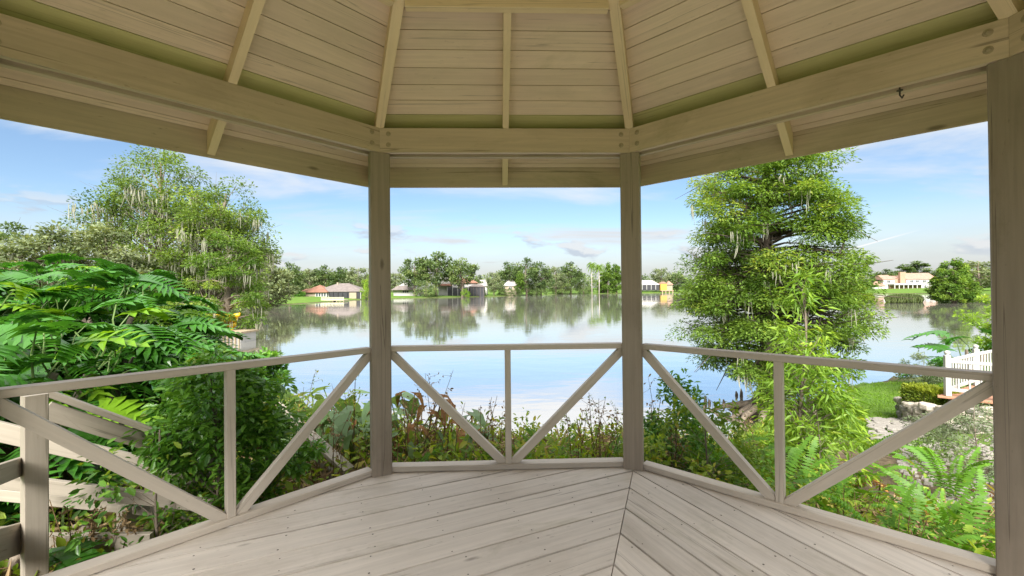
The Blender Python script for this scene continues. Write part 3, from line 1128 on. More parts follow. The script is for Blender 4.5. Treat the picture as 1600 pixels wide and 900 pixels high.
# ---------------------------------------------------------------- the bald cypress by the lawn
p = gp(1200, 10.6)
H = 7.15
cy = empty('cypress_tree', p, 'large feathery green bald cypress hung with moss, rooted at the near water edge', 'tree')
cyr = empty('tmp')
prof = [(0.12, 0.11), (0.18, 0.21), (0.27, 0.27), (0.36, 0.265), (0.5, 0.255), (0.62, 0.24), (0.76, 0.225), (0.87, 0.19), (0.95, 0.12), (1.0, 0.04)]
tree_parts(cyr, H, prof, 300, 5, 'cypress', 380, 0.098, 0.42, 'spray', cl=0.058, flat=0.55, droop=0.30, lump=0.05, bark='bark_d', tr=0.030, rise=-0.01,
           moss=110, moss_len=0.5, flare=2.6, top=0.97, moss_w=0.055, up=0.75)


def adopt(tmp, root):
    for c in list(tmp.children):
        c.parent = root
        c.matrix_parent_inverse = Matrix.Identity(4)
    bpy.data.objects.remove(tmp)


adopt(cyr, cy)
# buttress roots and knees
mb = MB()
for i in range(15):
    a = i * 0.43 + rnd.uniform(-.15, .15)
    L = rnd.uniform(0.5, 1.25)
    q = [Vector((0.16 * math.cos(a), 0.16 * math.sin(a), 0.55)), Vector((0.38 * math.cos(a), 0.38 * math.sin(a), 0.22)),
         Vector((L * math.cos(a + .1), L * math.sin(a + .1), 0.07)), Vector(((L + .35) * math.cos(a + .2), (L + .35) * math.sin(a + .2), -0.1))]
    mb.tube(q, [0.10, 0.10, 0.07, 0.03], 7)
link = mb.build('buttress_root', M['bark'], None, smooth=True)
link.parent = cy
for i in range(26):
    a, r = rnd.uniform(-1.2, 2.6), rnd.uniform(0.7, 2.3)
    h = rnd.uniform(0.12, 0.32)
    wx, wy = p.x + r * math.cos(a), p.y + r * math.sin(a)
    zz = max(gz(wx, wy), WATER - 0.05) - p.z
    mb = MB().tube([(r * math.cos(a), r * math.sin(a), zz - 0.05), (r * math.cos(a) + .01, r * math.sin(a), zz + h * .6), (r * math.cos(a), r * math.sin(a) + .01, zz + h)], [0.055, 0.04, 0.015], 6)
    k = mb.build('knee', M['bark'], None, smooth=True)
    k.parent = cy

# ---------------------------------------------------------------- trees of the left bank


def tree(name, label, px, depth, ytop, prof, group=None, base=None, cat='tree', **kw):
    b = gp(px, depth) if base is None else base
    top = at(px, ytop, depth)
    H = max(1.0, top.z - b.z)
    root = empty(name, b, label, cat, group)
    tmp = empty('tmp')
    tree_parts(tmp, H, prof, **kw)
    adopt(tmp, root)
    return root


tree('mossy_tree', 'tall spreading tree draped with grey Spanish moss behind the split leaf plants', 252, 38, 234,
     [(0.10, 0.13), (0.25, 0.23), (0.45, 0.27), (0.62, 0.28), (0.78, 0.25), (0.92, 0.16), (1.0, 0.04)], ncl=120, seed=21, leaf='oak_b', nleaf=300, size=0.23,
     aspect=0.5, cl=0.075, flat=0.65, droop=0.2, moss=330, moss_len=2.1, tr=0.022, rise=0.14, moss_w=0.24, shape='diamond')
tree('mossy_tree', 'mossy tree with a long bough reaching out over the lake beside the yellow kayaks', 330, 36, 285,
     [(0.28, 0.10), (0.40, 0.22), (0.58, 0.27), (0.75, 0.29), (0.9, 0.20), (1.0, 0.06)], ncl=90, seed=33, leaf='oak_b', nleaf=260, size=0.22,
     cl=0.085, flat=0.6, droop=0.2, moss=210, moss_len=1.7, tr=0.030, rise=0.16, lean=(0.10, 0), flare=2.4, moss_w=0.2)
tree('cypress_tree', 'yellow green bald cypress with flared trunk beside the seawall planter', 356, 30.5, 358,
     [(0.20, 0.20), (0.35, 0.30), (0.55, 0.30), (0.75, 0.22), (0.92, 0.12), (1.0, 0.03)], ncl=70, seed=41, leaf='cypress', nleaf=240, size=0.24, aspect=0.4,
     cl=0.085, flat=0.45, droop=0.3, moss=90, moss_len=1.0, tr=0.040, rise=0.02, flare=2.3, shape='spray', moss_w=0.16)
tree('oak_tree', 'pale grey green oak thick with moss filling in behind the split leaf plants', 168, 31, 352, PROF['round'], ncl=70, seed=55, leaf='oak_grey',
     nleaf=170, size=0.26, cl=0.10, flat=0.7, droop=0.15, moss=200, moss_len=1.0, tr=0.028)
tree('oak_tree', 'broad grey green tree beside the reddish roof', 78, 27, 362, PROF['round'], ncl=60, seed=61, leaf='oak_grey',
     nleaf=170, size=0.24, cl=0.11, flat=0.7, moss=60, moss_len=0.6, tr=0.03)
tree('oak_tree', 'open crowned oak with a dark leaning trunk behind the reddish roof', 6, 46, 334, PROF['oak'], ncl=40, seed=67, leaf='oak',
     nleaf=180, size=0.36, cl=0.085, flat=0.5, tr=0.035, rise=0.25, lean=(-0.12, 0), bark='bark_d', moss=60, moss_len=1.0)
tree('oak_tree', 'bushy grey oak leaning over the small boat shelter across the cove', 408, 104, 389, PROF['round'], ncl=70, seed=71, leaf='oak_grey',
     nleaf=110, size=0.75, cl=0.10, flat=0.7, tr=0.03)
tree('vine_tangle', 'lime green vine climbing the mossy tree above the split leaf plants', 222, 33, 372, PROF['narrow'], ncl=36, seed=77, leaf='lime', nleaf=110, size=0.26,
     cl=0.085, flat=0.9, tr=0.012, droop=0.3, cat='vine')
tree('willow_bush', 'grass green bush on the lake side of the right hand bank by the fence', 1590, 30, 440, PROF['bush'], ncl=30, seed=83, leaf='lime', nleaf=140, size=0.2,
     cl=0.10, flat=0.7, tr=0.02, cat='bush')

b = at(1490, 474, 84)
b.z = WATER - 0.1
tree('cypress_tree', 'conical bald cypress standing alone in the lake near the reeds', 1490, 84, 398,
     [(0.06, 0.27), (0.14, 0.37), (0.3, 0.36), (0.5, 0.30), (0.7, 0.21), (0.86, 0.12), (0.96, 0.06), (1.0, 0.02)], base=b, ncl=150, seed=90, leaf='cypress', nleaf=110, size=0.38,
     cl=0.065, flat=0.55, droop=0.25, tr=0.03, rise=0.0, lump=0.05)

# ---------------------------------------------------------------- far shore: trees
PROTO = {}


def proto(kind, **kw):
    root = empty('proto_' + kind)
    tree_parts(root, 10.0, **kw)
    PROTO[kind] = root
    return root


proto('oak_a', prof=PROF['oak'], ncl=46, seed=3, leaf='oak', nleaf=85, size=0.55, cl=0.105, flat=0.6, rise=0.2, tr=0.03)
proto('oak_b', prof=PROF['round'], ncl=52, seed=14, leaf='oak', nleaf=80, size=0.55, cl=0.11, flat=0.7, tr=0.025)
proto('oak_c', prof=PROF['round'], ncl=46, seed=26, leaf='oak_grey', nleaf=80, size=0.55, cl=0.11, flat=0.65, tr=0.025)
proto('bush', prof=PROF['bush'], ncl=40, seed=37, leaf='oak', nleaf=80, size=0.55, cl=0.14, flat=0.7, tr=0.02)
proto('bush_lime', prof=PROF['bush'], ncl=40, seed=38, leaf='lime', nleaf=80, size=0.55, cl=0.14, flat=0.7, tr=0.02)
proto('cone', prof=PROF['cone'], ncl=64, seed=43, leaf='cypress_far', nleaf=75, size=0.5, cl=0.07, flat=0.5, rise=0.0, droop=0.2, tr=0.022)
proto('narrow', prof=PROF['narrow'], ncl=44, seed=47, leaf='cypress_far', nleaf=80, size=0.5, cl=0.065, flat=0.8, rise=0.05, tr=0.02)
proto('pine', prof=PROF['pine'], ncl=30, seed=53, leaf='oak', nleaf=70, size=0.42, cl=0.075, flat=0.45, rise=0.1, tr=0.016, bark='bark_d')
proto('norfolk', prof=PROF['cone'], ncl=46, seed=59, leaf='oak', nleaf=70, size=0.42, cl=0.06, flat=0.3, rise=0.0, tr=0.018, bark='bark_d')


def palm_proto():
    root = empty('proto_palm')
    mb = MB()
    mb.tube([(0, 0, -0.2), (0.15, 0, 4), (0.1, 0.1, 9.1)], [0.24, 0.16, 0.13], 8)
    mb.build('trunk', M['bark_p'], root, smooth=True)
    g = np.random.default_rng(5)
    P, D, L = [], [], []
    for i in range(22):
        a, e = i * 2.4, 0.9 - 1.7 * (i / 22)
        d0 = np.array([math.cos(a) * math.cos(e), math.sin(a) * math.cos(e), math.sin(e)])
        p = np.array([0.1, 0.1, 9.1])
        for s in range(9):
            d = d0 + np.array([0, 0, -0.16 * s])
            d /= np.linalg.norm(d)
            p = p + d * 0.30
            for sg in (-1, 1):
                sd = np.cross(d, [0, 0, 1]) * sg
                P.append(p.copy())
                D.append(sd * 0.8 + d * 0.6 + np.array([0, 0, -0.4]))
                L.append(1.1 * (1 - 0.05 * s))
    P, D, L = np.array(P), np.array(D), np.array(L)
    o = link_mesh('crown', leaf_mesh('crown', P, D, np.tile([0.1, 0, 1.0], (len(P), 1)), L, L * 0.22, g.uniform(0.3, 0.9, len(P)), 'lance'), M['cypress_far'], root)
    o['kind'] = 'stuff'
    PROTO['palm'] = root


palm_proto()

NAMES = {'oak_a': 'oak_tree', 'oak_b': 'oak_tree', 'oak_c': 'oak_tree', 'bush': 'bush', 'bush_lime': 'bush', 'cone': 'cypress_tree',
         'narrow': 'cypress_tree', 'pine': 'pine_tree', 'norfolk': 'pine_tree', 'palm': 'palm_tree'}
PROTO_W = {'oak_a': 0.50, 'oak_b': 0.52, 'oak_c': 0.52, 'bush': 0.70, 'bush_lime': 0.70, 'cone': 0.34, 'narrow': 0.20, 'pine': 0.24, 'norfolk': 0.32, 'palm': 0.22}
# column, crown top, half width (pixels of the photograph), metres away, kind, label
FAR = [
    (452, 411, 26, 185, 'oak_b', 'oak standing left behind the orange roofed house'),
    (484, 417, 24, 225, 'oak_c', 'round oak showing above the left end of the orange roofed house'),
    (508, 415, 24, 228, 'oak_b', 'dark oak behind the ridge of the orange roofed house'),
    (534, 418, 22, 228, 'oak_b', 'oak behind the grey half of the long house roof'),
    (560, 414, 25, 225, 'oak_c', 'pale oak behind the right end of the long house roof'),
    (576, 428, 14, 190, 'bush_lime', 'light green tree at the right hand corner of the long house'),
    (618, 424, 20, 265, 'oak_c', 'pale oak behind the small white house'),
    (648, 403, 27, 246, 'oak_a', 'open crowned oak beside the small white house'),
    (682, 393, 36, 243, 'oak_a', 'largest spreading live oak on the far shore, in front of the white two storey house'),
    (666, 428, 22, 236, 'bush', 'dark low tree at the water between the small white house and the two storey house'),
    (722, 404, 27, 242, 'oak_a', 'live oak with a dark bare trunk in front of the two storey house porch'),
    (727, 449, 9, 236, 'bush_lime', 'yellow green clump of low palm on the lawn of the two storey house'),
    (748, 430, 14, 290, 'oak_b', 'tree behind the dark screened pool cage'),
    (772, 422, 15, 276, 'oak_c', 'pale mossy tree between the two pale roofs'),
    (795, 410, 25, 300, 'oak_b', 'tall dark tree behind the pale roofed cottage'),
    (822, 404, 27, 300, 'oak_b', 'tallest broad tree right of the pale roofed cottage'),
    (812, 424, 8, 288, 'narrow', 'slim light green cypress beside the pale roofed cottage'),
    (846, 410, 22, 310, 'oak_b', 'dark tree in the thick middle of the far wood'),
    (838, 432, 20, 305, 'bush', 'low dark bush at the water under the thick wood'),
    (868, 413, 18, 372, 'oak_c', 'grey tree between the thick wood and the twin palms'),
    (892, 410, 26, 380, 'oak_b', 'broad green tree left of the twin palms'),
    (878, 436, 20, 372, 'bush', 'rounded green bush at the water left of the twin palms'),
    (912, 432, 16, 378, 'bush', 'low green bush just beside the twin palms'),
    (950, 409, 9, 386, 'narrow', 'pointed dark green cypress next to the twin palms'),
    (963, 411, 11, 386, 'narrow', 'pointed green cypress partly behind the gazebo post'),
    (942, 420, 12, 400, 'cone', 'dark cypress behind the twin palms'),
    (995, 432, 18, 440, 'oak_b', 'tree behind the low dark fronted house by the gazebo post'),
    (1034, 416, 20, 440, 'oak_c', 'domed grey green oak behind the low dark fronted house'),
    (1058, 428, 18, 445, 'oak_b', 'oak beyond the yellow gable across the lake'),
    (1328, 418, 16, 360, 'oak_c', 'pale tree left of the dark pointed pine near the mansion'),
    (1356, 401, 12, 352, 'norfolk', 'dark pointed pine left of the tile roofed mansion'),
    (1350, 432, 16, 318, 'cone', 'light green cypress at the water below the dark pointed pine'),
    (1332, 436, 16, 322, 'bush_lime', 'yellow green bush at the water beside the big cypress'),
    (1384, 421, 22, 420, 'oak_b', 'rounded tree behind the left wing of the mansion'),
    (1414, 414, 14, 430, 'pine', 'umbrella topped pine right behind the mansion chimney'),
    (1436, 409, 18, 430, 'pine', 'wider umbrella pine behind the right wing of the mansion'),
    (1456, 422, 24, 430, 'oak_b', 'tree behind the right end of the mansion'),
    (1530, 404, 42, 190, 'oak_c', 'pale domed tree beyond the lone conical cypress'),
    (1512, 452, 26, 88, 'bush', 'low dark bushes at the foot of the conical cypress'),
    (1462, 446, 14, 345, 'bush', 'green shrub at the right end of the mansion lawn'),
    (788, 446, 14, 284, 'bush', 'dark bush hiding the front of the pale roofed cottage'),
    (806, 448, 12, 284, 'bush', 'low green bush at the right corner of the pale roofed cottage'),
    (754, 451, 9, 274, 'bush', 'small round bush beside the dark pool cage'),
    (925, 409, 8, 374, 'palm', 'pale trunked palm, left one of a pair at the far water edge'),
    (936, 412, 8, 374, 'palm', 'pale trunked palm, shorter one of a pair at the far water edge'),
]
for i, (px, yt, hw, d, kind, label) in enumerate(FAR):
    b = gp(px, d)
    b.z = max(b.z, WATER - 0.1)
    Ht = at(px, yt, d).z - b.z
    wid = hw * d / FPX * 0.92
    sz = Ht / 10.0
    sx = wid / (PROTO_W[kind] * 10.0)
    m = Matrix.Translation(b) @ Matrix.Rotation(i * 1.7, 4, 'Z') @ Matrix.Diagonal((sx, sx, sz, 1))
    o = copy_thing(PROTO[kind], m)
    o.name = NAMES[kind]
    tag(o, label, 'bush' if 'bush' in kind else 'tree', 'trees along the far shore')

# the closed woodland far behind, which reads as one mass


def far_woods():
    P, cs = [], []
    g = np.random.default_rng(9)
    px = -700.0
    while px < 2500:
        d = 480 + g.uniform(-25, 60)
        if px < 560:
            d = 260 + g.uniform(-10, 40)
        if px < 330:
            d = 190 + g.uniform(-10, 30)
        if px > 1300:
            d = 450 + g.uniform(0, 30)
        if px > 1500:
            d = 260 + g.uniform(0, 30)
        b = gp(px, d)
        h = at(px, 431 + g.uniform(-8, 6) - (6 if px < 560 else 0) - (10 if px > 1500 else 0), d).z - b.z
        w = 12 * d / 450
        for q in range(11):
            P.append([b.x + g.normal(0, w * .5), b.y + g.normal(0, w * .4), b.z + h * g.uniform(0.12, 0.9)])
            cs.append(w * g.uniform(.25, .45))
        px += 13 if -50 < px < 1650 else 40
    P, cs = np.array(P), np.array(cs)
    n = len(P) * 48
    ci = np.repeat(np.arange(len(P)), 48)
    dd = unit(g.normal(0, 1, (n, 3)))
    Q = P[ci] + dd * (cs[ci] * g.uniform(0, 1, n) ** .4)[:, None] * np.array([1, 1, .75])
    D = dd + g.normal(0, .5, (n, 3))
    U = g.normal(0, .5, (n, 3)) + [0, 0, .6]
    s = g.uniform(1.2, 2.3, n)
    me = leaf_mesh('far_woods', Q, D, U, s, s * .6, np.clip(.35 + .22 * g.normal(0, 1, len(P))[ci] + .15 * g.normal(0, 1, n), 0, 1))
    o = link_mesh('far_woods', me, M['oak'])
    tag(o, 'dark closed woodland behind the houses along the far shore', 'wood', None, 'stuff')


far_woods()
for k, r_ in PROTO.items():
    for c in list(r_.children):
        bpy.data.objects.remove(c)
    bpy.data.objects.remove(r_)

# ---------------------------------------------------------------- plants built from single leaves and fronds


def split_leaf_mesh(name, seed, n=8, L=0.62, stalk=0.55):
    """deeply cut leaf on its stalk; foot of the stalk at the origin, leaf leaning along +X"""
    g = random.Random(seed)
    mb = MB()
    a = Vector((0, 0, 0))
    b = Vector((stalk * 0.55, 0, stalk * 0.95))
    mid = Vector((stalk * 0.15, 0, stalk * 0.62))
    mb.tube([a, mid, b], [0.013, 0.010, 0.008], 5, 1, False)

    def rib(s):
        return b + Vector((L * s, 0, 0.10 * L * math.sin(s * 2.2) - 0.55 * L * s * s))
    for i in range(n + 1):
        s = i / n
        root = rib(s * 0.93)
        ang = R(122 - 98 * s + g.uniform(-9, 9))
        ln = L * (0.26 + 0.22 * math.sin(math.pi * (0.20 + 0.70 * s))) * g.uniform(0.85, 1.12)
        wd = L * 0.078 * (1.15 - 0.4 * s)
        for sg in (-1, 1):
            d = Vector((math.cos(ang), sg * math.sin(ang), 0))
            pn = Vector((-d.y, d.x, 0)) * sg
            dr = 0.30 * ln
            p0 = root + pn * (-wd * 0.55)
            p1 = root + pn * (wd * 0.55)
            m0 = root + d * ln * 0.55 - pn * wd * 1.0 + Z * (0.10 * ln - dr * 0.30)
            m1 = root + d * ln * 0.55 + pn * wd * 1.0 + Z * (0.10 * ln - dr * 0.30)
            mc = root + d * ln * 0.5 + Z * (0.045 * ln - dr * 0.28)
            tp = root + d * ln + Z * (0.08 * ln - dr)
            fs = [(0, 2, 4), (0, 4, 1), (1, 4, 3), (2, 5, 4), (4, 5, 3)]
            mb.add([p0, p1, m0, m1, mc, tp], fs if sg > 0 else [f[::-1] for f in fs])
    for i in range(n):
        p, q = rib(i / n * 0.93), rib((i + 1) / n * 0.93)
        w = Vector((0, L * 0.27 * (1 - 0.70 * i / n), -L * 0.05))
        mb.add([p - w, q - w * 0.9, q, p, p + w, q + w * 0.9], [(0, 1, 2, 3), (3, 2, 5, 4)])
    me = mb.mesh(name)
    at_ = me.attributes.new('tint', 'FLOAT', 'POINT')
    at_.data.foreach_set('value', [g.uniform(0.2, 0.55)] * len(me.vertices))
    me.materials.append(M['philo'])
    me.materials.append(M['stem'])
    return me


SPLIT = [split_leaf_mesh('split_leaf_%d' % i, i, 9 + i % 3, 0.50 + 0.06 * i) for i in range(4)]
SPLIT_Y = split_leaf_mesh('young_split_leaf', 9, 7, 0.55)
SPLIT_Y.materials[0] = M['philo_y']


def split_plant(px, depth, top, nleaf, spread, label, group=None, scale=1.0, seed=0, young=0.12, lift=0.0):
    """leaves rise from short stems at several heights, the upper ones reaching the given height"""
    g = random.Random(seed)
    b = gp(px, depth)
    root = empty('split_leaf_philodendron', b, label, 'plant', group)
    hh = top - b.z
    mb = MB()
    for q in range(4):
        a = g.uniform(0, 6.3)
        mb.tube([(0.1 * math.cos(a), .1 * math.sin(a), -0.1), (spread * .3 * math.cos(a), spread * .3 * math.sin(a), hh * .45), (spread * .4 * math.cos(a + .4), spread * .4 * math.sin(a + .4), hh * .72)],
                [0.055, 0.045, 0.03], 7)
    mb.build('stem', M['bark'], None, smooth=True).parent = root
    for i in range(nleaf):
        az = i * 2.39996 + g.uniform(-.3, .3)
        u = (i + 0.5) / nleaf
        rr = spread * math.sqrt(g.uniform(0.02, 1)) * (0.65 + 0.35 * (1 - u))
        zt = hh * (0.22 + 0.80 * u) * (1 - 0.22 * (rr / spread) ** 2) + lift + g.uniform(-.1, .1)
        sc = scale * g.uniform(0.75, 1.25)
        me = SPLIT_Y if g.random() < young and u > 0.4 else SPLIT[i % 4]
        pitch = g.uniform(-0.35, 0.50) - 0.15 * u
        m = (Matrix.Translation((rr * math.cos(az) * 0.8, rr * math.sin(az) * 0.8, max(0.05, zt - 0.5 * sc))) @ Matrix.Rotation(az + g.uniform(-.5, .5), 4, 'Z')
             @ Matrix.Rotation(pitch, 4, 'Y') @ Matrix.Rotation(g.uniform(-.55, .55), 4, 'X') @ Matrix.Scale(sc, 4))
        o = link_mesh('leaf', me, None, None, m)
        o.parent = root
    return root


LEFTP = [  # column, metres, height of the crown (z), leaves, spread, label
    (40, 3.7, 1.12, 30, 1.0, 'split leaf philodendron crowding the railing beside the tall ramp post'),
    (150, 4.3, 1.15, 34, 1.05, 'split leaf philodendron rising behind the sloping ramp handrail'),
    (-60, 4.8, 1.55, 30, 1.1, 'dark split leaf philodendron running out of sight beside the ramp'),
    (60, 5.6, 1.62, 36, 1.2, 'glossy split leaf philodendron in the middle of the bank below the reddish roof'),
    (175, 5.9, 1.66, 36, 1.2, 'tallest split leaf philodendron, with pale young leaves standing up from its crown'),
    (238, 6.6, 1.15, 32, 0.95, 'split leaf philodendron at the lake end of the bank with drooping leaves'),
    (20, 7.6, 1.88, 34, 1.3, 'split leaf philodendron at the back of the bank under the oak'),
    (230, 4.9, 0.72, 26, 0.9, 'low split leaf philodendron just behind the compound leaved shrub'),
    (110, 8.3, 1.80, 32, 1.2, 'split leaf philodendron backing on to the mossy trees'),
    (285, 5.4, 0.40, 22, 0.7, 'split leaf philodendron low beside the shrub, half in shade'),
]
for i, (px, d, zt, n, sp, lab) in enumerate(LEFTP):
    split_plant(px, d, zt, int(n * 2.9), sp * 1.05, lab, 'split leaf philodendrons on the left bank', 0.70, 40 + i, 0.30 if 'pale young' in lab else 0.12)
split_plant(75, 2.75, -0.18, 9, 0.45, 'small split leaf philodendron growing under the ramp rails', None, 0.55, 91, 0)
split_plant(1532, 10.6, 0.20, 22, 0.9, 'split leaf philodendron leaning over the white picket fence', None, 0.9, 92, 0.1)


def frond_mesh(name, seed, L=0.85, n=24, W=0.085, arch=0.55, mats=('fern', 'stem')):
    g = np.random.default_rng(seed)
    s = (np.arange(n) + 1.2) / (n + 1)
    x = L * s * (1 - 0.18 * s)
    z = L * (0.95 * s - arch * s * s * 1.25)
    P, D, LL = [], [], []
    for i in range(n):
        t = np.array([1 - .36 * s[i], 0, 0.95 - 2.5 * arch * s[i]])
        t /= np.linalg.norm(t)
        ln = W * (0.35 + 1.05 * math.sin(math.pi * (0.12 + 0.83 * s[i]))) * g.uniform(.85, 1.1)
        for sg in (-1, 1):
            P.append([x[i], 0, z[i]])
            D.append(np.array([0, sg, 0]) * 0.95 + t * 0.32 + np.array([0, 0, -0.18 + g.normal(0, .08)]))
            LL.append(ln)
    P, D, LL = np.array(P), np.array(D), np.array(LL)
    me = leaf_mesh(name, P, D, np.tile([-0.4, 0, 1.0], (len(P), 1)), LL, np.full(len(P), L / n * 0.80), np.clip(.35 + .3 * np.repeat(s, 2) + .08 * g.normal(0, 1, len(P)), 0, 1), 'diamond')
    me.materials.append(M[mats[0]])
    return me


FROND = [frond_mesh('frond_%d' % i, i, 0.80 + 0.06 * i, 24, 0.075 + .004 * i, 0.40 + 0.12 * i) for i in range(4)]
FROND_DEAD = [frond_mesh('dead_frond_%d' % i, 20 + i, 0.62, 20, 0.06, 0.85 + .2 * i, ('fern_dead', 'dry')) for i in range(2)]


def fern(px, depth, n, label, scale=1.0, seed=0, dead=0.15, group='sword ferns beside the gazebo', dz=0.0, upright=0.0):
    g = random.Random(seed)
    b = gp(px, depth, dz)
    root = empty('sword_fern', b, label, 'fern', group)
    for i in range(n):
        az = i * 2.39996 + g.uniform(-.3, .3)
        sc = scale * g.uniform(0.7, 1.2)
        dd = g.random() < dead
        me = FROND_DEAD[i % 2] if dd else FROND[i % 4]
        m = (Matrix.Translation((0.05 * math.cos(az), 0.05 * math.sin(az), 0.0)) @ Matrix.Rotation(az, 4, 'Z') @ Matrix.Rotation(g.uniform(-.45, .25) - upright, 4, 'Y')
             @ Matrix.Rotation(g.uniform(-.25, .25), 4, 'X') @ Matrix.Scale(sc, 4))
        o = link_mesh('dead_frond' if dd else 'frond', me, None, None, m)
        o.parent = root
    return root


FERNS = [
    (1150, 3.9, 16, 'sword fern beyond the railing below the big cypress', 0.95, .10), (1215, 4.4, 18, 'sword fern at the foot of the willow leaved sapling', 1.05, .10),
    (1270, 3.9, 18, 'sword fern arching behind the long diagonal brace', 0.85, .10), (1310, 5.0, 16, 'sword fern spreading toward the stone path', 1.1, .08),
    (1400, 3.2, 17, 'yellowish upright sword fern between the brace and the corner post', 0.75, .12), (1450, 3.9, 17, 'sword fern growing below the stone wall', 0.75, .10),
    (1510, 3.3, 18, 'tall bright sword fern beside the corner post', 0.85, .12), (1540, 2.7, 16, 'sword fern with rusty dead fronds against the corner post', 0.6, .35),
    (1340, 3.0, 14, 'half dead brown sword fern at the foot of the right hand railing', 0.5, .7), (1240, 3.2, 13, 'low sword fern with orange dead fronds behind the middle baluster', 0.55, .6),
    (1465, 2.65, 13, 'mostly withered fern by the bottom rail near the corner post', 0.45, .8), (1090, 4.6, 14, 'sword fern beside the shrub at the water', 0.85, .15),
    (940, 4.2, 11, 'small fern left of the second lake side post', 0.55, .1), (850, 4.1, 11, 'slender fern standing behind the central baluster', 0.62, .1),
    (640, 4.1, 12, 'yellow green fern behind the bottom rail beside the first lake side post', 0.5, .15), (730, 4.0, 12, 'low fern under the left diagonal brace of the lake side', 0.5, .1),
    (1480, 4.8, 14, 'fern in front of the grey green shrub', 0.9, .1), (1180, 3.2, 12, 'short fern pressed against the right hand bottom rail', 0.5, .4),
]
for i, (px, d, n, lab, sc, dead) in enumerate(FERNS):
    fern(px, d, n, lab, sc, 200 + i, dead, dz=0.05, upright=0.25)


def broad_leaf_mesh(name, seed, L=0.24, W=0.19, mat='taro', curl=0.4):
    """arrow shaped leaf on a stalk"""
    g = random.Random(seed)
    mb = MB()
    h = 0.62
    mb.tube([(0, 0, 0), (0.04, 0, h * .6), (0.10, 0, h)], [.009, .007, .005], 5, 1, False)
    b = Vector((0.10, 0, h))
    out = [(-0.32, 0.30), (-0.10, 0.55), (0.25, 0.50), (0.62, 0.28), (1.0, 0.0)]
    cv = [b + Vector((-0.06, 0, 0.0))]
    mids = []
    for (x, y) in out:
        mids.append(b + Vector((max(x, -.05) * L, 0, -curl * L * max(0, x) ** 2)))
    for sg in (-1, 1):
        edge = [b + Vector((x * L, sg * y * W * 1.0, 0.05 * y * 2 * L - curl * L * max(0, x) ** 2 - 0.25 * W * y * y + g.uniform(-.012, .012))) for x, y in out]
        n0 = len(mb.v)
        vs = [b] + mids[1:] + edge
        k = len(mids)
        fs = [(0, k + 0 + 0, k + 1), (0, k + 1, 1)]
        for i in range(1, k - 1):
            fs.append((i, k + i, k + i + 1, i + 1))
        mb.add(vs, fs if sg < 0 else [f[::-1] for f in fs])
    me = mb.mesh(name)
    at_ = me.attributes.new('tint', 'FLOAT', 'POINT')
    at_.data.foreach_set('value', [g.uniform(0.1, 0.7)] * len(me.vertices))
    me.materials.append(M[mat])
    me.materials.append(M['dry'] if mat == 'wilt' else M['stem'])
    return me


TARO = [broad_leaf_mesh('taro_leaf_%d' % i, i, 0.22 + .03 * i, .19, 'taro', .55) for i in range(3)]
WILT = [broad_leaf_mesh('wilted_leaf_%d' % i, 10 + i, 0.17, 0.085, 'wilt', 1.2 + .4 * i) for i in range(3)]


def taro(px, depth, n, label, wilt, scale, seed, dz=0):
    g = random.Random(seed)
    root = empty('taro_plant', gp(px, depth, dz), label, 'plant', 'taro plants below the lake side railing')
    for i in range(n):
        az = i * 2.4 + g.uniform(-.4, .4)
        w = g.random() < wilt
        m = (Matrix.Translation((g.uniform(.02, .12) * math.cos(az), g.uniform(.02, .12) * math.sin(az), 0)) @ Matrix.Rotation(az, 4, 'Z')
             @ Matrix.Rotation(g.uniform(-.1, .65), 4, 'Y') @ Matrix.Rotation(g.uniform(-.4, .4), 4, 'X') @ Matrix.Scale(scale * g.uniform(.55, 1.3), 4))
        o = link_mesh('wilted_leaf' if w else 'leaf', (WILT if w else TARO)[i % 3], None, None, m)
        o.parent = root


for i, a in enumerate([
    (500, 4.9, 10, 'grey green broad leaved plant seen past the left diagonal brace', .1, 1.15), (560, 4.6, 9, 'broad leaved plant standing just left of the first lake side post', .15, 1.15),
    (470, 5.6, 9, 'broad leaved plant beside the sloping white board', .1, 1.1), (540, 5.6, 9, 'broad leaved plant farther down the bank by the first lake side post', .1, 1.2),
    (632, 4.7, 9, 'broad leaved plant with some upright orange wilted leaves right of the first lake side post', .5, 1.1),
    (655, 4.9, 9, 'bunch of rusty orange wilted leaves by the first lake side post', .85, 1.15), (690, 5.0, 9, 'wilted broad leaved plant under the left lake side brace', .6, 1.05),
    (735, 4.9, 7, 'small wilting plant with a few curled tan leaves behind the lake side railing', .5, .8), (600, 5.5, 9, 'pale broad leaved plant hidden partly by the first lake side post', .2, 1.2),
]):
    taro(a[0], a[1], int(a[2] * 2.0), a[3], a[4], a[5] * .85, 300 + i, 0.0)

# ---------------------------------------------------------------- shrubs near the gazebo


def shrub(name, label, px, depth, ytop, prof, group=None, cat='shrub', **kw):
    return tree(name, label, px, depth, ytop, prof, group, cat=cat, **kw)


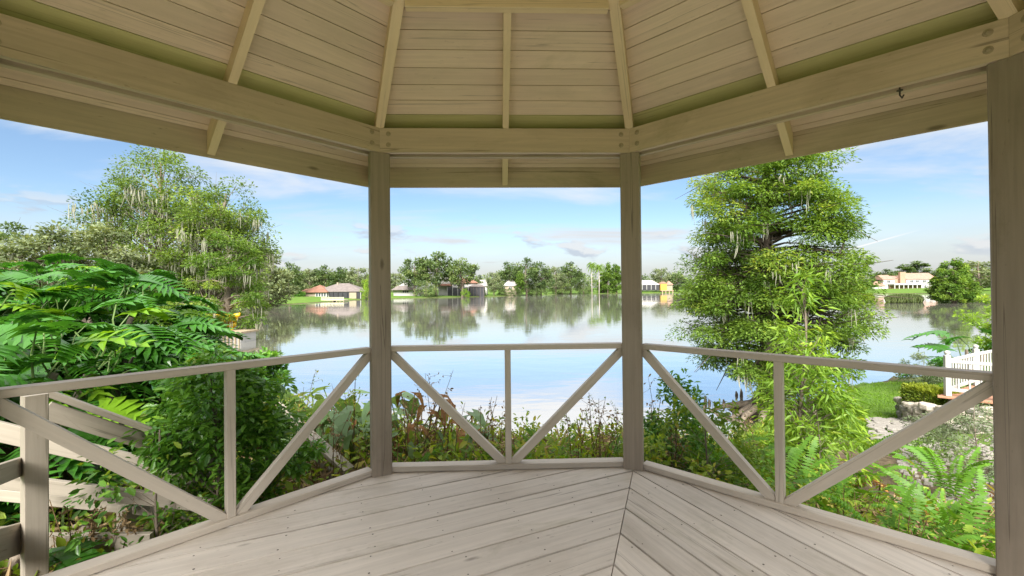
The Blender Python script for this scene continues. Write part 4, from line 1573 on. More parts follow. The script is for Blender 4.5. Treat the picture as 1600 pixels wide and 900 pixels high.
shrub('leafy_shrub', 'dense bright green shrub of small pointed leaves behind the left railing', 335, 3.15, 548,
      [(0.05, 0.15), (0.2, 0.20), (0.45, 0.24), (0.7, 0.26), (0.9, 0.18), (1.0, 0.06)], ncl=95, seed=401, leaf='shrub', nleaf=80, size=0.062, aspect=0.46, shape='oval',
      cl=0.075, flat=0.8, droop=0.25, tr=0.012, bark='bark', flare=1.2, up=0.65)
shrub('leafy_shrub', 'spray of small leaves reaching past the left baluster toward the water', 418, 3.4, 600,
      [(0.15, 0.15), (0.5, 0.28), (0.8, 0.28), (1.0, 0.1)], ncl=34, seed=402, leaf='shrub', nleaf=70, size=0.062, aspect=0.46, shape='oval',
      cl=0.10, flat=0.8, droop=0.25, tr=0.010, flare=1.2, up=0.65)
shrub('leafy_shrub', 'thin twiggy shrub with small leaves poking through the left brace over the ramp', 245, 2.75, 715,
      [(0.2, 0.2), (0.6, 0.45), (1.0, 0.15)], ncl=18, seed=403, leaf='shrub', nleaf=22, size=0.055, aspect=0.46, shape='oval', cl=0.13, flat=0.8, droop=0.3, tr=0.012, flare=1.2)
shrub('sapling', 'slender sapling with long lime green willow like leaves in front of the big cypress', 1252, 5.4, 428,
      [(0.15, 0.10), (0.35, 0.155), (0.55, 0.14), (0.75, 0.085), (0.92, 0.04), (1.0, 0.01)], cat='tree', ncl=80, seed=411, leaf='lime', nleaf=32, size=0.125, aspect=0.22, shape='lance',
      cl=0.07, flat=0.9, droop=0.35, tr=0.011, rise=0.12, flare=1.3, up=0.6)
shrub('leafy_shrub', 'bushy young growth of willow like leaves around the sapling foot', 1275, 5.2, 625,
      PROF['round'], ncl=26, seed=412, leaf='lime', nleaf=30, size=0.11, aspect=0.25, shape='lance', cl=0.12, flat=0.8, droop=0.3, tr=0.012, flare=1.2)
shrub('leafy_shrub', 'airy dark leaved shrub right of the second lake side post', 1052, 4.2, 590,
      [(0.1, 0.22), (0.4, 0.30), (0.7, 0.26), (1.0, 0.08)], ncl=48, seed=413, leaf='shrub', nleaf=46, size=0.055, aspect=0.45, shape='oval', cl=0.10, flat=0.9, tr=0.011, flare=1.2)
shrub('leafy_shrub', 'bushy mixed green shrub low behind the right hand bottom rail', 1100, 3.7, 660,
      PROF['bush'], ncl=50, seed=414, leaf='weed', nleaf=60, size=0.05, aspect=0.5, shape='oval', cl=0.13, flat=0.8, tr=0.012, flare=1.2)
shrub('grey_shrub', 'grey green feathery shrub below the white picket fence', 1520, 5.6, 634,
      PROF['bush'], ncl=60, seed=415, leaf='sage', nleaf=90, size=0.05, aspect=0.25, shape='lance', cl=0.13, flat=0.8, tr=0.012, flare=1.2)
shrub('grey_shrub', 'pale wispy shrub at the water end of the lawn', 1442, 13.2, 560,
      PROF['bush'], ncl=34, seed=416, leaf='sage', nleaf=70, size=0.10, aspect=0.25, shape='lance', cl=0.13, flat=0.8, tr=0.012, flare=1.2)
shrub('leafy_shrub', 'yellow tipped bush hanging over the water at the right bank', 1598, 17, 482,
      PROF['bush'], ncl=46, seed=417, leaf='lime', nleaf=100, size=0.16, aspect=0.4, shape='oval', cl=0.12, flat=0.7, tr=0.015, flare=1.2)
shrub('leafy_shrub', 'tawny gold bush on the bank below the mossy trees', 298, 26, 478, PROF['bush'], ncl=34, seed=418, leaf='hedge', nleaf=80, size=0.2, cl=0.14, flat=0.7, tr=0.012)
shrub('leafy_shrub', 'rusty brown clump of plants beside the seawall planter', 276, 17, 512, PROF['bush'], ncl=26, seed=419, leaf='fern_dead', nleaf=70, size=0.14, cl=0.15, flat=0.7, tr=0.012)
shrub('leafy_shrub', 'dark green clump on the bank right beside the flared cypress trunk', 300, 22, 497, PROF['bush'], ncl=40, seed=420, leaf='oak', nleaf=90, size=0.15, cl=0.14, flat=0.7, tr=0.012)
shrub('leafy_shrub', 'loose glossy bush by the water in front of the planter dock', 402, 9.5, 552, PROF['bush'], ncl=44, seed=421, leaf='shrub', nleaf=60, size=0.11, aspect=.5, shape='oval', cl=0.14, flat=0.8, tr=0.014)

# ---------------------------------------------------------------- uncountable ground plants


def undergrowth():
    g = np.random.default_rng(77)
    n = 42000
    az = R(1) * g.uniform(-58, 62, n)
    r = 3.35 + g.uniform(0, 1, n) ** 1.2 * 6.2
    x, y = CAM.x + np.sin(az) * r, CAM.y + np.cos(az) * r
    # stay outside the gazebo, on the bank, off the lawn and the path
    apo = np.max(np.stack([x * math.cos(R(45 * k)) + y * math.sin(R(45 * k)) for k in range(8)]), 0)
    a = np.degrees(az)
    rn = lerp_tab(AZ_N, a)
    clump = np.sin(x * 2.3 + 1.2) * np.sin(y * 2.9) + 0.6 * np.sin(x * 5.7 - y * 4.9) + g.normal(0, .5, n)
    ok = (apo > 2.42) & (r < rn + 0.2) & (clump > -0.45) & ~((a > 33) & (r > 6.4))
    x, y, a, r, clump = x[ok], y[ok], a[ok], r[ok], clump[ok]
    n = len(x)
    h = g.uniform(0, 1, n) ** 1.4 * np.clip(0.30 + 0.16 * clump, 0.1, .6)
    P = np.stack([x, y, ground(x, y) + h], 1)
    D = g.normal(0, 1, (n, 3)) + [0, 0, .35]
    U = g.normal(0, .4, (n, 3)) + [0, 0, 1]
    s = g.uniform(.035, .11, n)
    o = link_mesh('undergrowth', leaf_mesh('undergrowth', P, D, U, s, s * g.uniform(.25, .55, n), np.clip(.4 + .28 * g.normal(0, 1, n), 0, 1), 'oval'), M['weed'])
    tag(o, 'low mixed green undergrowth on the bank round the gazebo', 'undergrowth', None, 'stuff')
    # fallen and standing dry litter
    n = 15000
    az = R(1) * g.uniform(-58, 62, n)
    r = 2.6 + g.uniform(0, 1, n) ** 1.5 * 5.5
    x, y = CAM.x + np.sin(az) * r, CAM.y + np.cos(az) * r
    apo = np.max(np.stack([x * math.cos(R(45 * k)) + y * math.sin(R(45 * k)) for k in range(8)]), 0)
    a = np.degrees(az)
    ok = (apo > 2.40) & (r < lerp_tab(AZ_N, a)) & ~((a > 33) & (r > 6.4))
    x, y = x[ok], y[ok]
    n = len(x)
    P = np.stack([x, y, ground(x, y) + g.uniform(0, .16, n)], 1)
    D = g.normal(0, 1, (n, 3)) * [1, 1, .45] + [0, 0, .2]
    s = g.uniform(.05, .32, n)
    o = link_mesh('leaf_litter', leaf_mesh('leaf_litter', P, D, g.normal(0, 1, (n, 3)), s, np.minimum(s * .12, .014), g.uniform(0, 1, n), 'lance'), M['dry'])
    tag(o, 'brown dead stems and fallen leaves littering the bank', 'leaf litter', None, 'stuff')


undergrowth()


WEED_AT = ['beside the sloping white board past the left brace',
           'among the broad leaved plants left of the first lake side post',
           'close to the bottom rail left of the first lake side post',
           'touching the first lake side post on its outer side',
           'right of the first lake side post in front of orange leaves',
           'taller, among the orange wilted leaves',
           'under the left lake side brace',
           'midway between the first lake side post and the central baluster',
           'short, just left of the central baluster',
           'under the right lake side brace',
           'taller, below the middle of the right lake side brace',
           'left of the second lake side post near the rail',
           'tallest, just left of the second lake side post',
           'right of the second lake side post against the water',
           'short, in the airy dark leaved shrub',
           'in front of the big cypress roots',
           'taller, between the big cypress and the sapling',
           'low, at the left end of the lake side bed',
           'behind the right middle baluster among ferns',
           'by the right bottom rail under the baluster',
           'near the corner post bottom rail',
           'under the long right diagonal brace',
           'in front of the pale skirt board of the ramp',
           'beside the short inner post of the ramp',
           'at the foot of the tall ramp post']


def dry_weeds():
    """tall thin seeding stalks against the water; each a thing"""
    spots = [(455, 4.4, 1.0), (487, 4.2, .85), (530, 4.0, .95), (548, 4.5, 1.1), (640, 4.2, .8), (668, 4.4, .95), (700, 4.1, .7), (752, 4.3, .8), (765, 4.0, .6), (905, 4.1, .7),
             (925, 4.3, .9), (945, 4.0, .8), (958, 4.4, 1.0), (1018, 4.3, .9), (1040, 4.0, .7), (1120, 4.6, .9), (1145, 4.8, 1.0), (500, 3.9, .7), (1330, 3.4, .6), (1290, 3.1, .5),
             (1420, 2.9, .5), (1370, 3.3, .55), (150, 2.7, .55), (215, 2.75, .5), (110, 2.6, .4)]
    for i, (px, d, h) in enumerate(spots):
        g = np.random.default_rng(500 + i)
        root = empty('dry_weed', gp(px, d), 'thin brown dry weed ' + WEED_AT[i], 'weed', 'dry weed stalks on the bank')
        mb = MB()
        P = []
        for k in range(5):
            dx, dy = g.normal(0, .16, 2) * h
            hh = h * g.uniform(.6, 1.05)
            b = (g.normal(0, .05), g.normal(0, .05), 0)
            m1, t1 = (b[0] + dx * .3, b[1] + dy * .3, hh * .55), (b[0] + dx, b[1] + dy, hh)
            mb.tube([b, m1, t1], [.0045, .0035, .002], 4, 0, False)
            for q in range(5):
                f = g.uniform(.45, 1)
                a = Vector(b).lerp(Vector(t1), f)
                e = a + Vector((g.normal(0, .07), g.normal(0, .07), g.uniform(.02, .10))) * h
                mb.tube([a, e], [.0022, .0014], 3, 0, False)
                P.append(e)
                P.append(a)
        o = mb.build('stalk', M['dry'], None)
        o.parent = root
        P = np.array([tuple(p) for p in P] * 2) + g.normal(0, .015, (len(P) * 2, 3))
        n = len(P)
        s = g.uniform(.015, .045, n)
        o = link_mesh('seed_heads', leaf_mesh('seed_heads', P, g.normal(0, 1, (n, 3)), g.normal(0, 1, (n, 3)), s, s * .5, g.uniform(0, .8, n), 'oval'), M['dry'] if i % 3 else M['weed'])
        o.parent = root
        o['kind'] = 'stuff'


dry_weeds()


def lawn_grass():
    g = np.random.default_rng(88)
    n = 30000
    az = g.uniform(31, 48.5, n)
    r = g.uniform(8.6, 19, n)
    x, y = CAM.x + np.sin(R(1) * az) * r, CAM.y + np.cos(R(1) * az) * r
    z = ground(x, y)
    ok = (z > WATER + .1)
    x, y, z = x[ok], y[ok], z[ok]
    n = len(x)
    s = g.uniform(.03, .065, n)
    o = link_mesh('lawn_grass', leaf_mesh('lawn_grass', np.stack([x, y, z - .005], 1), g.normal(0, .5, (n, 3)) + [0, 0, .8], g.normal(0, 1, (n, 3)), s, s * .3, g.uniform(0, 1, n), 'lance'), M['grass'])
    tag(o, 'short mown lawn grass sloping to the water', 'grass', None, 'stuff')


lawn_grass()


def reeds():
    g = np.random.default_rng(99)
    n = 3200
    px = g.uniform(1384, 1441, n)
    d = 92 + g.uniform(-6, 6, n)
    P = np.array([tuple(at(a, 455, b)) for a, b in zip(px, d)])
    P[:, 2] = WATER - .05
    s = g.uniform(1.1, 2.0, n) * (1 - .35 * np.abs((px - 1412) / 30) ** 3)
    o = link_mesh('reed_bed', leaf_mesh('reed_bed', P, g.normal(0, .12, (n, 3)) + [0, 0, 1], g.normal(0, 1, (n, 3)), s, np.full(n, .16), g.uniform(0, 1, n), 'lance'), M['reed'])
    tag(o, 'bed of green reeds standing in the lake before the mansion', 'reeds', None, 'stuff')


reeds()

# ---------------------------------------------------------------- the ramp and its rails on the left


def ramp():
    root = empty('ramp_railing', gp(54, 2.35), 'weathered pale timber ramp and board railing sloping down beside the left railing', 'railing')
    q = at(54, 616, 2.32)
    fdir = Vector((0.55, 0.83, 0))
    board('post', Vector((q.x, q.y, -0.9)), q, 0.092, 0.092, fdir, M['ramp'], root)

    def bd(name, a, b, w, t, da, db, ext=0.0):
        pa, pb = at(a[0], a[1], da), at(b[0], b[1], db)
        dirv = (pb - pa).normalized()
        side = dirv.cross(Z).normalized()
        return board(name, pa, pb, w, t, side.cross(dirv), M['ramp'], root, 0.003, ext)
    # upper handrail: cap laid flat, a board on edge below it
    bd('handrail_cap', (70, 612), (330, 706), 0.13, 0.036, 2.52, 3.2)
    bd('rail_board', (70, 640), (330, 722), 0.034, 0.10, 2.55, 3.22)
    # long lower rails
    bd('rail_board', (-60, 660), (330, 752), 0.034, 0.115, 2.62, 3.3)
    bd('rail_board', (-60, 744), (330, 790), 0.034, 0.085, 2.45, 2.95)
    bd('rail_board', (-60, 766), (330, 806), 0.034, 0.075, 2.75, 3.05)
    bd('short_rail', (-20, 748), (40, 726), 0.034, 0.10, 2.0, 2.36)
    q = at(200, 785, 2.95)
    board('post', Vector((q.x, q.y, -0.95)), q, 0.09, 0.09, Vector((0.3, 0.95, 0)), M['ramp'], root)
    bd('skirt_board', (60, 858), (236, 856), 0.034, 0.19, 2.62, 2.68)
    bd('skirt_board', (-60, 870), (40, 838), 0.034, 0.16, 1.95, 2.35)
    bd('tread', (-20, 836), (26, 832), 0.20, 0.035, 2.3, 2.4)
    # lower end of the handrail seen past the shrub
    bd('handrail_cap', (430, 632), (545, 735), 0.12, 0.04, 4.6, 4.0)
    bd('rail_board', (440, 668), (540, 760), 0.035, 0.09, 4.62, 4.02)


ramp()

# ---------------------------------------------------------------- lawn edge: stone wall, path, hedge, fence
M['stone'] = plain('field_stone', (0.42, 0.37, 0.31), 0.85, 0.35, 7, 0.2, 0.6)
M['stone_d'] = plain('dark_field_stone', (0.27, 0.25, 0.22), 0.85, 0.35, 7, 0.2, 0.6)
M['flag'] = plain('flag_stone', (0.24, 0.22, 0.195), 0.8, 0.25, 6, 0.2, 0.5)
M['terra'] = plain('red_deck_board', (0.34, 0.17, 0.10), 0.7, 0.25, 9)


def rock(seed, n=7):
    g = random.Random(seed)
    poly = []
    for i in range(n):
        a = 2 * math.pi * i / n + g.uniform(-.18, .18)
        r = g.uniform(.80, 1.1)
        poly.append((0.5 * r * math.cos(a), 0.5 * r * math.sin(a)))
    mb = MB()
    lv = [(-.5, .90), (-.30, 1.0), (.28, 1.0), (.5, .86)]
    vs = []
    for z, s in lv:
        vs += [(x * s, y * s, z + g.uniform(-.05, .05)) for x, y in poly]
    fs = [tuple(range(n - 1, -1, -1)), tuple(3 * n + i for i in range(n))]
    for q in range(3):
        fs += [(q * n + i, q * n + (i + 1) % n, (q + 1) * n + (i + 1) % n, (q + 1) * n + i) for i in range(n)]
    return mb.add(vs, fs).mesh('stone')


ROCKS = []
for i in range(8):
    me = rock(i, 6 + i % 3)
    me.materials.append(M['stone'] if i % 3 else M['stone_d'])
    ROCKS.append(me)
FLAGS = []
for i in range(5):
    me = rock(50 + i, 6 + i % 2)
    me.materials.append(M['flag'])
    FLAGS.append(me)


def stone_wall():
    root = empty('stone_wall', gp(1430, 8.3), 'low curved dry stone retaining wall at the edge of the lawn', 'wall')
    pts = [gp(1408, 9.3), gp(1420, 8.7), gp(1440, 8.2), gp(1470, 7.8), gp(1510, 7.5), gp(1560, 7.3)]
    g = random.Random(4)
    for course in range(5):
        t = 0.12 * (course % 2)
        while t < len(pts) - 1.001:
            i = int(t)
            p = pts[i].lerp(pts[i + 1], t - i)
            d = (pts[i + 1] - pts[i])
            seg = d.length
            L = g.uniform(.18, .40)
            h = g.uniform(.07, .10)
            z = gz(p.x, p.y) + .02 + course * .088
            m = (Matrix.Translation((p.x + g.uniform(-.03, .03), p.y + g.uniform(-.03, .03), z)) @ Matrix.Rotation(math.atan2(d.y, d.x) + g.uniform(-.12, .12), 4, 'Z')
                 @ Matrix.Diagonal((L * 1.08, g.uniform(.22, .32), h * 1.12, 1)))
            link_mesh('stone', ROCKS[g.randrange(8)], None, root, m)
            t += L / seg


stone_wall()


def path():
    root = empty('stone_path', gp(1395, 8.6), 'pale crazy paving path of irregular flat stones by the lawn', 'path')
    g = random.Random(6)
    for i in range(9):
        for j in range(6):
            px, d = 1352 + j * 13 + g.uniform(-4, 4) + i * 2.0, 8.9 - i * .19 + g.uniform(-.04, .04)
            q = gp(px, d)
            m = Matrix.Translation((q.x, q.y, q.z + .02 + g.uniform(-.006, .01))) @ Matrix.Rotation(g.uniform(0, 6), 4, 'Z') @ Matrix.Diagonal((g.uniform(.17, .25), g.uniform(.15, .2), .06, 1))
            link_mesh('stone', FLAGS[g.randrange(5)], None, root, m)


path()


def gravel():
    g = np.random.default_rng(12)
    mb = MB()
    for i in range(420):
        px, d = g.uniform(1400, 1570), g.uniform(4.4, 7.0)
        q = gp(px, d)
        s = g.uniform(.02, .06)
        n = 5
        a0 = g.uniform(0, 6)
        vs = [(q.x + s * math.cos(a0 + k * 1.2566), q.y + s * .8 * math.sin(a0 + k * 1.2566), q.z) for k in range(n)]
        vs += [(q.x + s * .7 * math.cos(a0 + k * 1.2566), q.y + s * .55 * math.sin(a0 + k * 1.2566), q.z + s * .7) for k in range(n)]
        mb.add(vs, [tuple(range(n, 2 * n))] + [(k, (k + 1) % n, n + (k + 1) % n, n + k) for k in range(n)])
    o = mb.build('gravel', M['flag'])
    tag(o, 'scattered pale gravel between the ferns and the stone wall', 'gravel', None, 'stuff')


gravel()


def hedge():
    b = gp(1450, 8.6)
    root = empty('clipped_hedge', b, 'small yellow green clipped hedge beside the white picket fence', 'hedge')
    g = np.random.default_rng(13)
    n = 9000
    f = g.integers(0, 5, n)
    u, v = g.uniform(-1, 1, n), g.uniform(-1, 1, n)
    w = 1 - np.abs(g.normal(0, .12, n))
    x = np.where(f == 0, w, np.where(f == 1, -w, u))
    y = np.where(f == 2, w, np.where(f == 3, -w, np.where(f < 2, u, v)))
    z = np.where(f == 4, w, v)
    rx = .24 * (1 + .10 * z) + .02 * np.sin(z * 5)
    P = np.stack([x * rx, y * .34, .36 + .34 * z + .02 * np.sin(x * 6 + y * 9)], 1)
    D = np.stack([x, y, z * .8 + .4], 1) + g.normal(0, .6, (n, 3))
    s = g.uniform(.03, .055, n)
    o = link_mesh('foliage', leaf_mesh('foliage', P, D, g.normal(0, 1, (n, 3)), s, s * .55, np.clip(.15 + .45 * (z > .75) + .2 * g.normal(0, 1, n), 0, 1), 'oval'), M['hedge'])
    o.parent = root
    o['kind'] = 'stuff'
    mb = MB()
    for i in range(5):
        mb.tube([(0, -.2 + .1 * i, -.1), (.03, -.22 + .11 * i, .3), (-.05, -.2 + .1 * i, .6)], [.02, .016, .008], 5)
    mb.build('trunk', M['bark'], None).parent = root


hedge()


def fence():
    c = gp(1478, 8.1)
    zt, zb = at(1478, 556, 8.1).z, at(1478, 616, 8.1).z
    root = empty('picket_fence', (c.x, c.y, zb), 'white painted picket fence with ball topped posts round the small deck', 'fence')
    ball = MB()
    prof = [(0.0, .052), (.012, .052), (.014, .03), (.03, .03), (.05, .045), (.075, .045), (.095, .03), (.105, .006)]
    for z, r in prof:
        ball.v += [(r * math.cos(t * math.pi / 5), r * math.sin(t * math.pi / 5), z) for t in range(10)]
    for q in range(len(prof) - 1):
        ball.f += [(q * 10 + t, q * 10 + (t + 1) % 10, q * 10 + 10 + (t + 1) % 10, q * 10 + 10 + t) for t in range(10)]
    ball.f.append(tuple(70 + t for t in range(10)))
    ball.m = [0] * len(ball.f)
    bme = ball.mesh('finial', True)
    bme.materials.append(M['white'])

    def post(p):
        o = board('post', Vector((p.x, p.y, zb - .02)), Vector((p.x, p.y, zt)), .085, .085, Vector((.4, .9, 0)), M['white'], root)
        link_mesh('finial', bme, None, o, Matrix.Translation((p.x, p.y, zt)))
    a = Vector((c.x, c.y, 0))
    runs = [[a, at(1523, 455, 8.9), at(1562, 455, 9.5)], [a, at(1568, 455, 7.6)]]
    post(a)
    for ri, run in enumerate(runs):
        for i in range(len(run) - 1):
            p, q = Vector((run[i].x, run[i].y, 0)), Vector((run[i + 1].x, run[i + 1].y, 0))
            post(q)
            d = (q - p)
            for z in (zt - .10, zb + .10):
                board('rail', p + Z * z, q + Z * z, .04, .06, Z, M['white'], root)
            n = int(d.length / (.14 if ri else .14))
            for k in range(1, n):
                s = p.lerp(q, k / n)
                board('picket', s + Z * (zb + .131), s + Z * (zt - .131), .024, .024, Vector((.4, .9, 0)), M['white'], root, .002)
    # deck under it
    dk = empty('side_deck', (c.x, c.y, zb - .5), 'reddish brown plank deck on timber supports under the white fence', 'deck')
    u = (Vector((runs[0][2].x, runs[0][2].y, 0)) - a).normalized()
    v = (Vector((runs[1][1].x, runs[1][1].y, 0)) - a).normalized()
    for k in range(14):
        s = a - v * .12 + u * (-.06 + k * .148) + Z * (zb - .045)
        board('plank', s, s + v * 2.4, .14, .035, Z, M['terra'], dk)
    board('joist', a + u * .02 + Z * (zb - .15), a + u * .02 + v * 2.2 + Z * (zb - .15), .04, .16, Z, M['bark'], dk)
    board('joist', a + v * .02 + Z * (zb - .152), a + v * .02 + u * 2.0 + Z * (zb - .152), .04, .16, Z, M['bark'], dk)
    for s in (a + u * .1 + v * .1, a + v * 1.5 + u * .1, a + u * 1.6 + v * .1):
        board('support', s + Z * (zb - .9), s + Z * (zb - .07), .10, .10, u, M['bark'], dk)


fence()

# ---------------------------------------------------------------- houses, docks and boats
M['tile'] = plain('orange_roof_tile', (0.22, 0.105, 0.068), 0.8, 0.25, 0.6)
M['tile_p'] = plain('weathered_pink_tile', (0.29, 0.175, 0.13), 0.8, 0.2, 0.6)
M['grey_roof'] = plain('grey_shingle', (0.155, 0.13, 0.12), 0.85, 0.2, 0.8)
M['pale_roof'] = plain('pale_roof', (0.34, 0.32, 0.30), 0.8, 0.12, 0.8)
M['stucco'] = plain('white_stucco', (0.47, 0.46, 0.44), 0.8, 0.05, 0.5)
M['tan'] = plain('tan_stucco', (0.30, 0.25, 0.18), 0.8, 0.1, 0.5)
M['brick'] = plain('brick', (0.36, 0.22, 0.15), 0.85, 0.2, 1.5)
M['screen'] = plain('dark_screen', (0.035, 0.035, 0.04), 0.4, 0.2, 1.0)
M['glass'] = plain('window_glass', (0.04, 0.05, 0.06), 0.08, 0.1, 1.0, 0.8, 0.0)
M['ochre'] = plain('ochre_wall', (0.40, 0.27, 0.05), 0.7, 0.1, 1)
M['yellow'] = plain('yellow_paint', (0.72, 0.46, 0.03), 0.35, 0.08, 2)
M['dockwood'] = plain('dock_timber', (0.34, 0.27, 0.18), 0.8, 0.25, 3)
M['dockpale'] = plain('pale_dock_timber', (0.50, 0.46, 0.33), 0.8, 0.2, 2)


class House:
    """built in the house's own frame: columns and rows of the photograph scaled by its distance"""

    def __init__(self, name, label, pxc, ybase, d, cat='house', group=None):
        self.c, self.yb, self.s = pxc, ybase, d / FPX
        p = at(pxc, ybase, d)
        self.root = empty(name, p, label, cat, group)
        x = Vector((RIGHT.x, RIGHT.y, 0)).normalized()
        self.m = Matrix((x, Vector((-x.y, x.x, 0)), Z)).transposed().to_4x4()
        self.m.translation = p

    def X(self, px):
        return (px - self.c) * self.s

    def Y(self, py):
        return (self.yb - py) * self.s

    def put(self, mb, name, mat, parent=None):
        return mb.build(name, M[mat], parent or self.root, matrix=self.m)

    def box(self, name, mat, x0, x1, ytop, ybot, d0, d1, down=0.0, parent=None):
        return self.put(MB().box(self.X(x0), self.X(x1), d0, d1, self.Y(ybot) - down, self.Y(ytop)), name, mat, parent)

    def hip(self, name, mat, x0, x1, ytop, yeave, d0, d1, inset=None, parent=None, over=0.5):
        a, b, z0, z1 = self.X(x0), self.X(x1), self.Y(yeave), self.Y(ytop)
        i = (d1 - d0) / 2 if inset is None else inset
        dm = (d0 + d1) / 2
        e = 0.25
        vs = [(a, d0 - over, z0), (b, d0 - over, z0), (b, d1 + over, z0), (a, d1 + over, z0), (a, d0 - over, z0 - e), (b, d0 - over, z0 - e), (b, d1 + over, z0 - e),
              (a, d1 + over, z0 - e), (a + i, dm, z1), (b - i, dm, z1)]
        fs = [(0, 1, 9, 8), (1, 2, 9), (2, 3, 8, 9), (3, 0, 8), (4, 7, 6, 5), (4, 5, 1, 0), (5, 6, 2, 1), (6, 7, 3, 2), (7, 4, 0, 3)]
        return self.put(MB().add(vs, fs), name, mat, parent)

    def window(self, x0, x1, y0, y1, d0, mull=1, name='window'):
        f = self.box(name, 'white', x0, x1, y0, y1, d0 - .10, d0 + .05)
        w = (x1 - x0) / mull
        for k in range(mull):
            self.box('pane', 'glass', x0 + w * k + w * .12, x0 + w * (k + 1) - w * .12, y0 + (y1 - y0) * .1, y1 - (y1 - y0) * .1, d0 - .14, d0 - .06, parent=f)
        return f


h = House('lake_house', 'long low house with orange tile and grey roof and dark screened porch', 519, 464, 192)
h.box('wall', 'tan', 475, 493, 456, 464, 0, 14, 2)
h.box('front_wall', 'stucco', 493.2, 511, 456, 464, -.3, 12, 2)
for k in range(4):
    h.window(494.2 + k * 4.1, 497.4 + k * 4.1, 457, 463.4, -.3, 1, 'glass_door')
h.box('screen_porch', 'screen', 511.2, 564, 456, 463.6, 1.0, 13, 2)
for k in range(8):
    h.box('porch_post', 'stucco' if k in (0, 7) else 'screen', 512.0 + k * 7.2, 512.7 + k * 7.2, 456, 463.7, .6, .95, 1)
h.box('porch_wall', 'tan', 545, 556, 457.5, 463.4, .55, .9, 1)
h.hip('roof', 'grey_roof', 487, 566, 442.2, 455.4, 1.2, 14, 9)
h.hip('tile_roof', 'tile', 472, 513, 444.5, 456.0, -.6, 11, 6)
h.hip('wing_roof', 'tile', 461, 480, 450.5, 455.2, 4, 9, 2)
h.box('wing_wall', 'tan', 463, 475, 455.4, 463.5, 4.4, 8.6, 2)
h.box('chimney', 'tan', 517, 519.5, 440.8, 446, 6.5, 7.3)
b = gp(467, 186)
o = empty('round_hedge', b, 'rounded dark green hedge at the corner of the orange tile roof', 'hedge')
tmp = empty('tmp')
tree_parts(tmp, 2.6, [(0.05, .85), (.4, .95), (.8, .8), (1, .4)], ncl=40, seed=700, leaf='shrub', nleaf=60, size=.4, cl=.22, flat=.8, tr=.03)
adopt(tmp, o)

h = House('boat_dock', 'pale timber dock with railing on piles before the orange roofed house', 522, 469, 158, 'dock')
h.box('platform', 'dockpale', 504, 540, 468.2, 469.4, -1.5, 2.5)
for k in range(7):
    h.box('pile', 'dockwood', 505 + k * 5.6, 506 + k * 5.6, 469.4, 475, -1.3, -1.0, .6)
    h.box('rail_post', 'dockpale', 505 + k * 5.6, 505.7 + k * 5.6, 464.2, 468.2, -1.4, -1.2)
for y in (464.4, 465.8, 467.2):
    h.box('rail', 'dockpale', 504.4, 540, y, y + .8, -1.55, -1.45)

h = House('boat_shelter', 'small flat roofed dark boat shelter on piles across the cove', 398, 476, 108, 'shelter')
h.box('roof', 'dockpale', 385, 412, 470.6, 471.8, -2, 2)
h.box('back_wall', 'screen', 388, 411, 471.9, 477, 1.2, 1.5, .4)
for k in range(4):
    h.box('pile', 'dockwood', 386 + k * 8, 387.2 + k * 8, 471.9, 480, -1.7, -1.45, .5)

h = House('small_house', 'small white house with pale hipped roof and dark windows', 635, 461, 252)
h.box('wall', 'stucco', 615, 655, 452, 461, 0, 12, 3)
h.hip('roof', 'pale_roof', 612, 658, 441.5, 452.3, 0, 12, 6)
h.hip('front_roof', 'grey_roof', 613, 648, 446.4, 452.6, -2, 3, 3)
for a, b2, n in ((629, 638.5, 3), (645, 652, 2)):
    h.window(a, b2, 453.5, 457.8, 0, n)

h = House('two_storey_house', 'white two storey house with orange tile roof and dark screened ground floor', 712, 460, 262)
h.box('wall', 'stucco', 684, 742, 441, 460, 2, 14, 3)
h.box('upper_wall', 'stucco', 683, 701, 435.5, 446, 1.4, 12)
h.hip('upper_roof', 'pale_roof', 682, 702, 431.5, 435.8, 1.2, 12, 3)
h.hip('roof', 'tile', 703, 746, 433.5, 442, 1.6, 14, 6)
h.hip('wing_roof', 'tile', 684, 706, 441.5, 446, -1, 8, 3)
h.box('chimney', 'tile_p', 698, 702.5, 427.5, 440, 5, 6.5)
for a in (708, 714, 720):
    h.window(a, a + 4, 442.8, 447, 2, 2)
h.box('screen_porch', 'screen', 699, 733, 449, 459.6, -1, 1.6, 2)
for k in range(5):
    h.box('porch_post', 'stucco', 699 + k * 8.2, 699.8 + k * 8.2, 448.5, 459.7, -1.4, -1.1, 2)
h.box('pool_cage', 'screen', 735, 757, 448, 460, -3, 6, 2)
for k in range(5):
    h.box('cage_frame', 'grey_roof', 735 + k * 5.3, 735.6 + k * 5.3, 447.4, 460, -3.4, -3.1, 2)
h.hip('cage_roof', 'grey_roof', 733, 759, 444.4, 448.2, -3, 6, 3)

h = House('cottage', 'cottage with plain tan gabled roof beyond the dark pool cage', 752, 456, 285)
h.box('wall', 'stucco', 743, 761, 446, 457, 0, 9, 2)
h.hip('roof', 'pale_roof', 741, 763, 437, 446.3, 0, 9, 1)
h.window(747, 751, 448, 451.5, 0, 2)
h = House('cottage', 'pale roofed cottage half hidden between the tall dark trees', 798, 456, 292)
h.box('wall', 'tan', 789, 807, 446, 457, 0, 9, 2)
h.hip('roof', 'pale_roof', 786, 810, 436.5, 446.3, 0, 9, 4)
h.window(795, 800, 448, 451.5, 0, 2)

